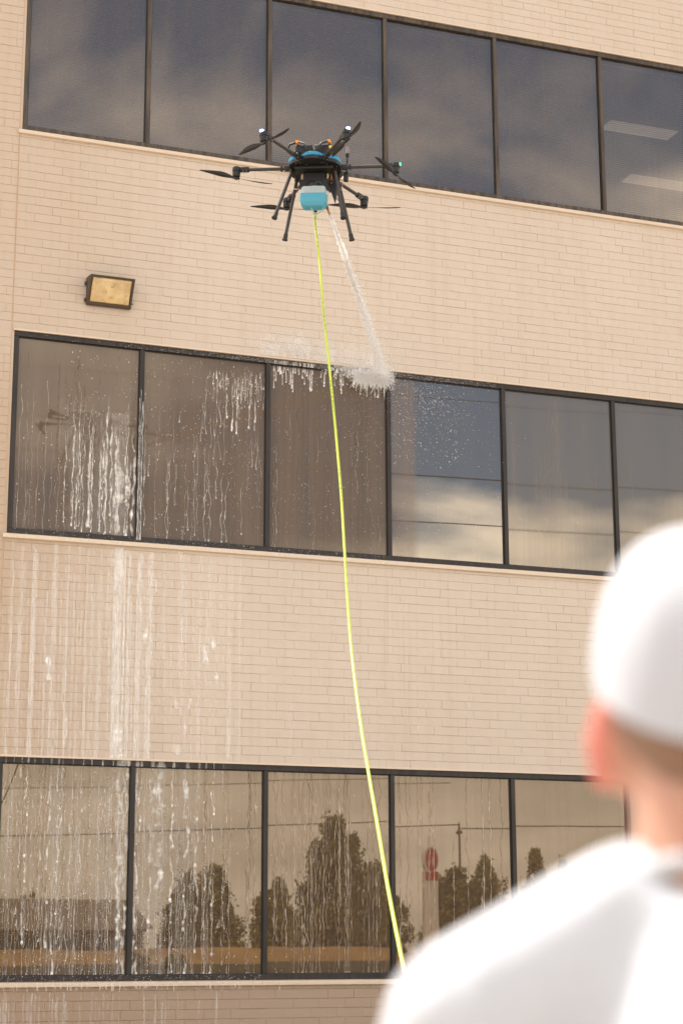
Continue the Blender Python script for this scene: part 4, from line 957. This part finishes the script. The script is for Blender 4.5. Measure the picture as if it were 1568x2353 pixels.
# ------------------------------------------------------------------ the operator
def skinmat():
    m = newmat('skin'); v = coords()
    c = mixc(tex(v, 14, 4), (0.44, 0.225, 0.150), (0.54, 0.29, 0.20))
    sx_ = N('ShaderNodeSeparateXYZ'); L(v, sx_.inputs[0]); ea = N('ShaderNodeMapRange'); ea.inputs[1].default_value = 0.078; ea.inputs[2].default_value = 0.090; L(mth('ABSOLUTE', sx_.outputs[0]), ea.inputs[0])
    ez = mth('MULTIPLY', ea.outputs[0], mth('GREATER_THAN', sx_.outputs[2], 1.56)); c = mixc(ez, c, (0.46, 0.14, 0.10))
    out(pbsdf(c, 0.5, 0, bump(tex(v, 150, 3), 0.1, 0.002), **{'Subsurface Weight': 0.45, 'Subsurface Radius': (0.05, 0.012, 0.006), 'Subsurface Scale': 1.0})); return m
M['skin'] = skinmat()
def cloth(name, c, bs=0.5):
    m = newmat(name); v = coords()
    out(pbsdf(mixc(tex(v, 5, 4), tuple(x*0.95 for x in c), c), 0.85, 0, bump(tex(coords((3, 3, 1.6)), 2.6, 4, 0.55), bs, 0.05, bump(tex(v, 400, 2), 0.1, 0.001)), **{'Sheen Weight': 0.2})); return m
M['shirt'] = cloth('white_shirt', (0.53, 0.55, 0.595)); M['jeans'] = cloth('dark_trousers', (0.05, 0.055, 0.075)); M['cap'] = cloth('white_cap', (0.47, 0.485, 0.53), 0.12)
M['hair'] = simple('short_hair', (0.26, 0.15, 0.095), 0.8, bs=0.6, bsc=300); M['shoe'] = simple('shoe', (0.06, 0.06, 0.065), 0.6); M['eye'] = simple('eye', (0.03, 0.02, 0.015), 0.2)
def remesh(mb, name, mat, parent, voxel, smooth=6):
    o = link('tmp', mb.mesh('tmp', mat)); a = o.modifiers.new('r', 'REMESH'); a.mode = 'VOXEL'; a.voxel_size = voxel
    s = o.modifiers.new('s', 'SMOOTH'); s.factor = 0.5; s.iterations = smooth
    dg = bpy.context.evaluated_depsgraph_get(); me = bpy.data.meshes.new_from_object(o.evaluated_get(dg)); bpy.data.objects.remove(o)
    me.name = name; me.materials.clear(); me.materials.append(mat); me.polygons.foreach_set('use_smooth', [True]*len(me.polygons)); return link(name, me, parent)
PX = Vector((-2.737, -18.848, 0)); per = tag(empty('person', PX, R(-26)), 'person in white cap and white t-shirt seen from behind, face turned up', 'person')
HT = Matrix.Rotation(R(16), 3, 'X')                                # head tipped back, looking up
HC = Vector((0, 0.0, 1.652))
def hd(p): return HC+HT @ Vector(p)
body = MB()
body.ell(HC+Vector((0, 0, 0.01)), 0.078, 0.100, 0.105, 24, 16, HT)
body.ell(hd((0, 0.045, -0.06)), 0.058, 0.060, 0.062, 16, 10, HT)   # jaw
body.capsule(hd((0, 0.098, -0.005)), hd((0, 0.112, -0.03)), 0.009, 0.014)     # nose
body.capsule(hd((-0.022, 0.092, -0.068)), hd((0.022, 0.092, -0.068)), 0.008, 0.008)
for s in (-1, 1):
    er = Matrix.Rotation(R(16), 3, 'X') @ Matrix.Rotation(R(s*-28), 3, 'Z')
    body.ell(hd((s*0.0865, -0.012, -0.030)), 0.0085, 0.021, 0.036, 12, 8, er); body.ell(hd((s*0.081, -0.004, -0.045)), 0.007, 0.010, 0.012, 10, 6, er)
    body.capsule(hd((s*0.03, 0.09, 0.03)), hd((s*0.045, 0.085, 0.028)), 0.008, 0.006)
body.tube([(0, -0.012, 1.42), (0, -0.018, 1.50), (0, -0.014, 1.56), (0, -0.006, 1.62)], [0.084, 0.074, 0.070, 0.066], 18)
body.tube([(0, 0, 0.88), (0, 0, 1.0), (0, 0.0, 1.15), (0, 0, 1.32), (0, -0.01, 1.43)], [0.155, 0.15, 0.145, 0.165, 0.12], 20, True, [0.105, 0.10, 0.10, 0.11, 0.08])
for s in (-1, 1):
    sh_ = Vector((s*0.178, -0.005, 1.425)); el_ = Vector((s*0.245, 0.03, 1.14)); wr_ = Vector((s*0.135, 0.265, 1.10))
    body.capsule((s*0.055, -0.02, 1.50), sh_, 0.045, 0.05); body.capsule(sh_, el_, 0.052, 0.040); body.capsule(el_, wr_, 0.039, 0.026)
    palm = wr_+Vector((-s*0.012, 0.055, 0.0)); body.capsule(wr_, palm, 0.024, 0.028)
    for q, (dz, l0) in enumerate(((0.020, 0.034), (0.004, 0.037), (-0.012, 0.034), (-0.027, 0.028))):   # fingers wrap behind the controller
        a_ = palm+Vector((-s*0.004, 0.02, dz)); b2 = a_+Vector((-s*0.006, l0*0.8, -0.004)); c2 = b2+Vector((-s*l0*0.75, 0.012, -0.004)); d2 = c2+Vector((-s*l0*0.6, -0.012, -0.002))
        body.capsule(a_, b2, 0.0100, 0.0092, 8); body.capsule(b2, c2, 0.0092, 0.0086, 8); body.capsule(c2, d2, 0.0086, 0.0078, 8)
    th0 = wr_+Vector((-s*0.02, 0.02, 0.016)); th1 = th0+Vector((-s*0.022, 0.028, 0.022)); th2 = th1+Vector((-s*0.018, 0.022, 0.008)); body.capsule(th0, th1, 0.0125, 0.011, 8); body.capsule(th1, th2, 0.0105, 0.0090, 8)
    hp_ = Vector((s*0.095, 0, 0.90)); kn = Vector((s*0.115, 0.02, 0.49)); ak = Vector((s*0.125, -0.01, 0.09))
    body.capsule(hp_, kn, 0.085, 0.056); body.capsule(kn, ak, 0.055, 0.036); body.capsule(ak, (s*0.135, 0.13, 0.04), 0.036, 0.032)
bo = remesh(body, 'body', M['skin'], per, 0.0065, 4)
shm = MB()
shm.tube([(0, 0, 0.86), (0, 0, 0.98), (0, 0.0, 1.15), (0, -0.002, 1.32), (0, -0.012, 1.42), (0, -0.018, 1.485), (0, -0.018, 1.520)], [0.185, 0.178, 0.175, 0.19, 0.165, 0.11, 0.082], 28, True, [0.13, 0.122, 0.120, 0.128, 0.11, 0.088, 0.074])
for s in (-1, 1):
    shm.capsule((s*0.066, -0.022, 1.500), (s*0.178, -0.008, 1.428), 0.058, 0.067); shm.capsule((s*0.178, -0.006, 1.425), (s*0.228, 0.018, 1.225), 0.066, 0.070)
remesh(shm, 'shirt', M['shirt'], per, 0.009, 10)
MB().tube([(0.080*math.cos(a), -0.016+0.074*math.sin(a), 1.528+0.018*(-math.sin(a))-0.006) for a in [i*math.pi/14 for i in range(29)]], 0.006, 6).build('collar', M['shirt'], per, 'all')
trm = MB(); trm.tube([(0, 0, 0.80), (0, 0, 0.9), (0, 0, 1.0)], [0.165, 0.168, 0.16], 20, True, [0.115, 0.118, 0.112])
for s in (-1, 1): trm.capsule((s*0.095, 0, 0.88), (s*0.115, 0.02, 0.49), 0.098, 0.072); trm.capsule((s*0.115, 0.02, 0.49), (s*0.127, -0.008, 0.12), 0.072, 0.062)
remesh(trm, 'trousers', M['jeans'], per, 0.012, 6)
for s in (-1, 1):
    so = MB(); loft(so, [(0.0, 0.045, 0.14), (0.025, 0.048, 0.143), (0.05, 0.044, 0.135), (0.075, 0.036, 0.09), (0.10, 0.034, 0.055)], 0.04)
    so.v = [(x+s*0.135, y+0.055-(0.045 if z > 0.06 else 0), z) for x, y, z in so.v]; so.build('shoe', M['shoe'], per, 'all')
    MB().ell(hd((s*0.032, 0.091, 0.012)), 0.010, 0.007, 0.007, 10, 6).build('eye', M['eye'], per, 'all')
# cap: six-panel crown with a back opening, strap, button and brim
HH = Matrix.Rotation(R(16), 3, 'X')
def capp(th, ph, o=0.0):                                          # th round the head (0 = right, 90 = front), ph up
    x = 0.0925*math.cos(th); y = 0.113*math.sin(th); cz = 0.108; lowz = 0.004-0.030*(1 if math.sin(th) < 0 else 0.3)*abs(math.sin(th))
    u = math.sin(ph*math.pi/2); k = math.cos(ph*math.pi/2)**0.62 if ph < 0.999 else 0
    seam = 1-0.012*abs(math.cos(3*th))**14*(1 if ph < 0.97 else 0)
    k *= seam
    return HC+HH @ Vector((x*k*(1+o), y*k*(1+o)-0.004, lowz*(1-u)+0.013+cz*u*(1+o)))
cap_ = MB(); nt_, np_ = 72, 20; idx = {}
for o in (0.0, -0.03):
    for j in range(np_+1):
        for i in range(nt_): idx[(o, i, j)] = len(cap_.v); cap_.v.append(tuple(capp(2*math.pi*i/nt_, j/np_, o))); cap_.a.append(1)
def hole(i, j):
    th = 360*(i+0.5)/nt_-270; ph = (j+0.5)/np_
    return ph > 0.13 and (th/19.0)**2+((ph-0.13)/0.26)**2 < 1
for o in (0.0, -0.03):
    for j in range(np_):
        for i in range(nt_):
            if hole(i, j): continue
            q = [idx[(o, i, j)], idx[(o, (i+1) % nt_, j)], idx[(o, (i+1) % nt_, j+1)], idx[(o, i, j+1)]]; cap_.f.append(tuple(q if o == 0 else q[::-1]))
cp = cap_.build('cap', M['cap'], per, 'all')
MB().ell(capp(0, 1.0), 0.008, 0.008, 0.005, 10, 6).build('button', M['cap'], cp, 'all')
bm_ = MB()
for t_ in (0, 0.003):
    for i in range(21):
        a = R(22+136*i/20)
        for r_ in (0.0, 0.35, 0.7, 1.0):
            ext = 0.075*math.sin((a-R(22))/R(136)*math.pi)**0.6; p0 = Vector((0.090*math.cos(a), 0.110*math.sin(a)-0.004, 0.012)); d0 = Vector((math.cos(a)*0.35, math.sin(a), 0))
            p = p0+d0*ext*r_; p.z += -0.02*r_*r_-abs(math.cos(a))*0.015*r_+t_; bm_.v.append(tuple(HC+HH @ p)); bm_.a.append(1)
for k_ in range(2):
    for i in range(20):
        for j in range(3):
            q = [k_*84+i*4+j, k_*84+(i+1)*4+j, k_*84+(i+1)*4+j+1, k_*84+i*4+j+1]; bm_.f.append(tuple(q if k_ else q[::-1]))
for i in range(20): bm_.f.append((i*4+3, (i+1)*4+3, 84+(i+1)*4+3, 84+i*4+3))
bm_.build('brim', M['cap'], cp, 'all')
hr = MB(); nn = 40                                                # short cropped hair below the cap
for j in range(9):
    for i in range(nn+1):
        a = R(180+8+164*i/nn); z = 0.05-0.100*j/8*(0.55+0.45*abs(math.sin(a))); k = math.sqrt(max(0.05, 1-((z-0.01)/0.112)**2))
        hr.v.append(tuple(hd((0.0795*math.cos(a)*k, 0.1018*math.sin(a)*k, z)))); hr.a.append(1)
for j in range(8):
    for i in range(nn): hr.f.append((j*(nn+1)+i, j*(nn+1)+i+1, (j+1)*(nn+1)+i+1, (j+1)*(nn+1)+i))
ho = hr.build('hair', M['hair'], per, 'all'); sm_ = ho.modifiers.new('s', 'SOLIDIFY'); sm_.thickness = 0.004
# remote controller in the hands
rc = tag(empty('remote_controller', PX, R(-26)), 'black remote controller held in the hands of the person in white', 'controller')
MB().cbox(-0.105, 0.105, 0.325, 0.385, 1.075, 1.125, 0.012).build('case', M['black'], rc, True); MB().cbox(-0.06, 0.06, 0.345, 0.356, 1.1255, 1.215, 0.003).build('screen', M['store_dark'], rc)
for s in (-1, 1): MB().tube([(s*0.075, 0.345, 1.125), (s*0.075, 0.345, 1.145)], 0.006, 8).build('stick', M['black'], rc); MB().tube([(s*0.09, 0.38, 1.12), (s*0.10, 0.40, 1.22)], 0.006, 8).build('aerial', M['black'], rc)
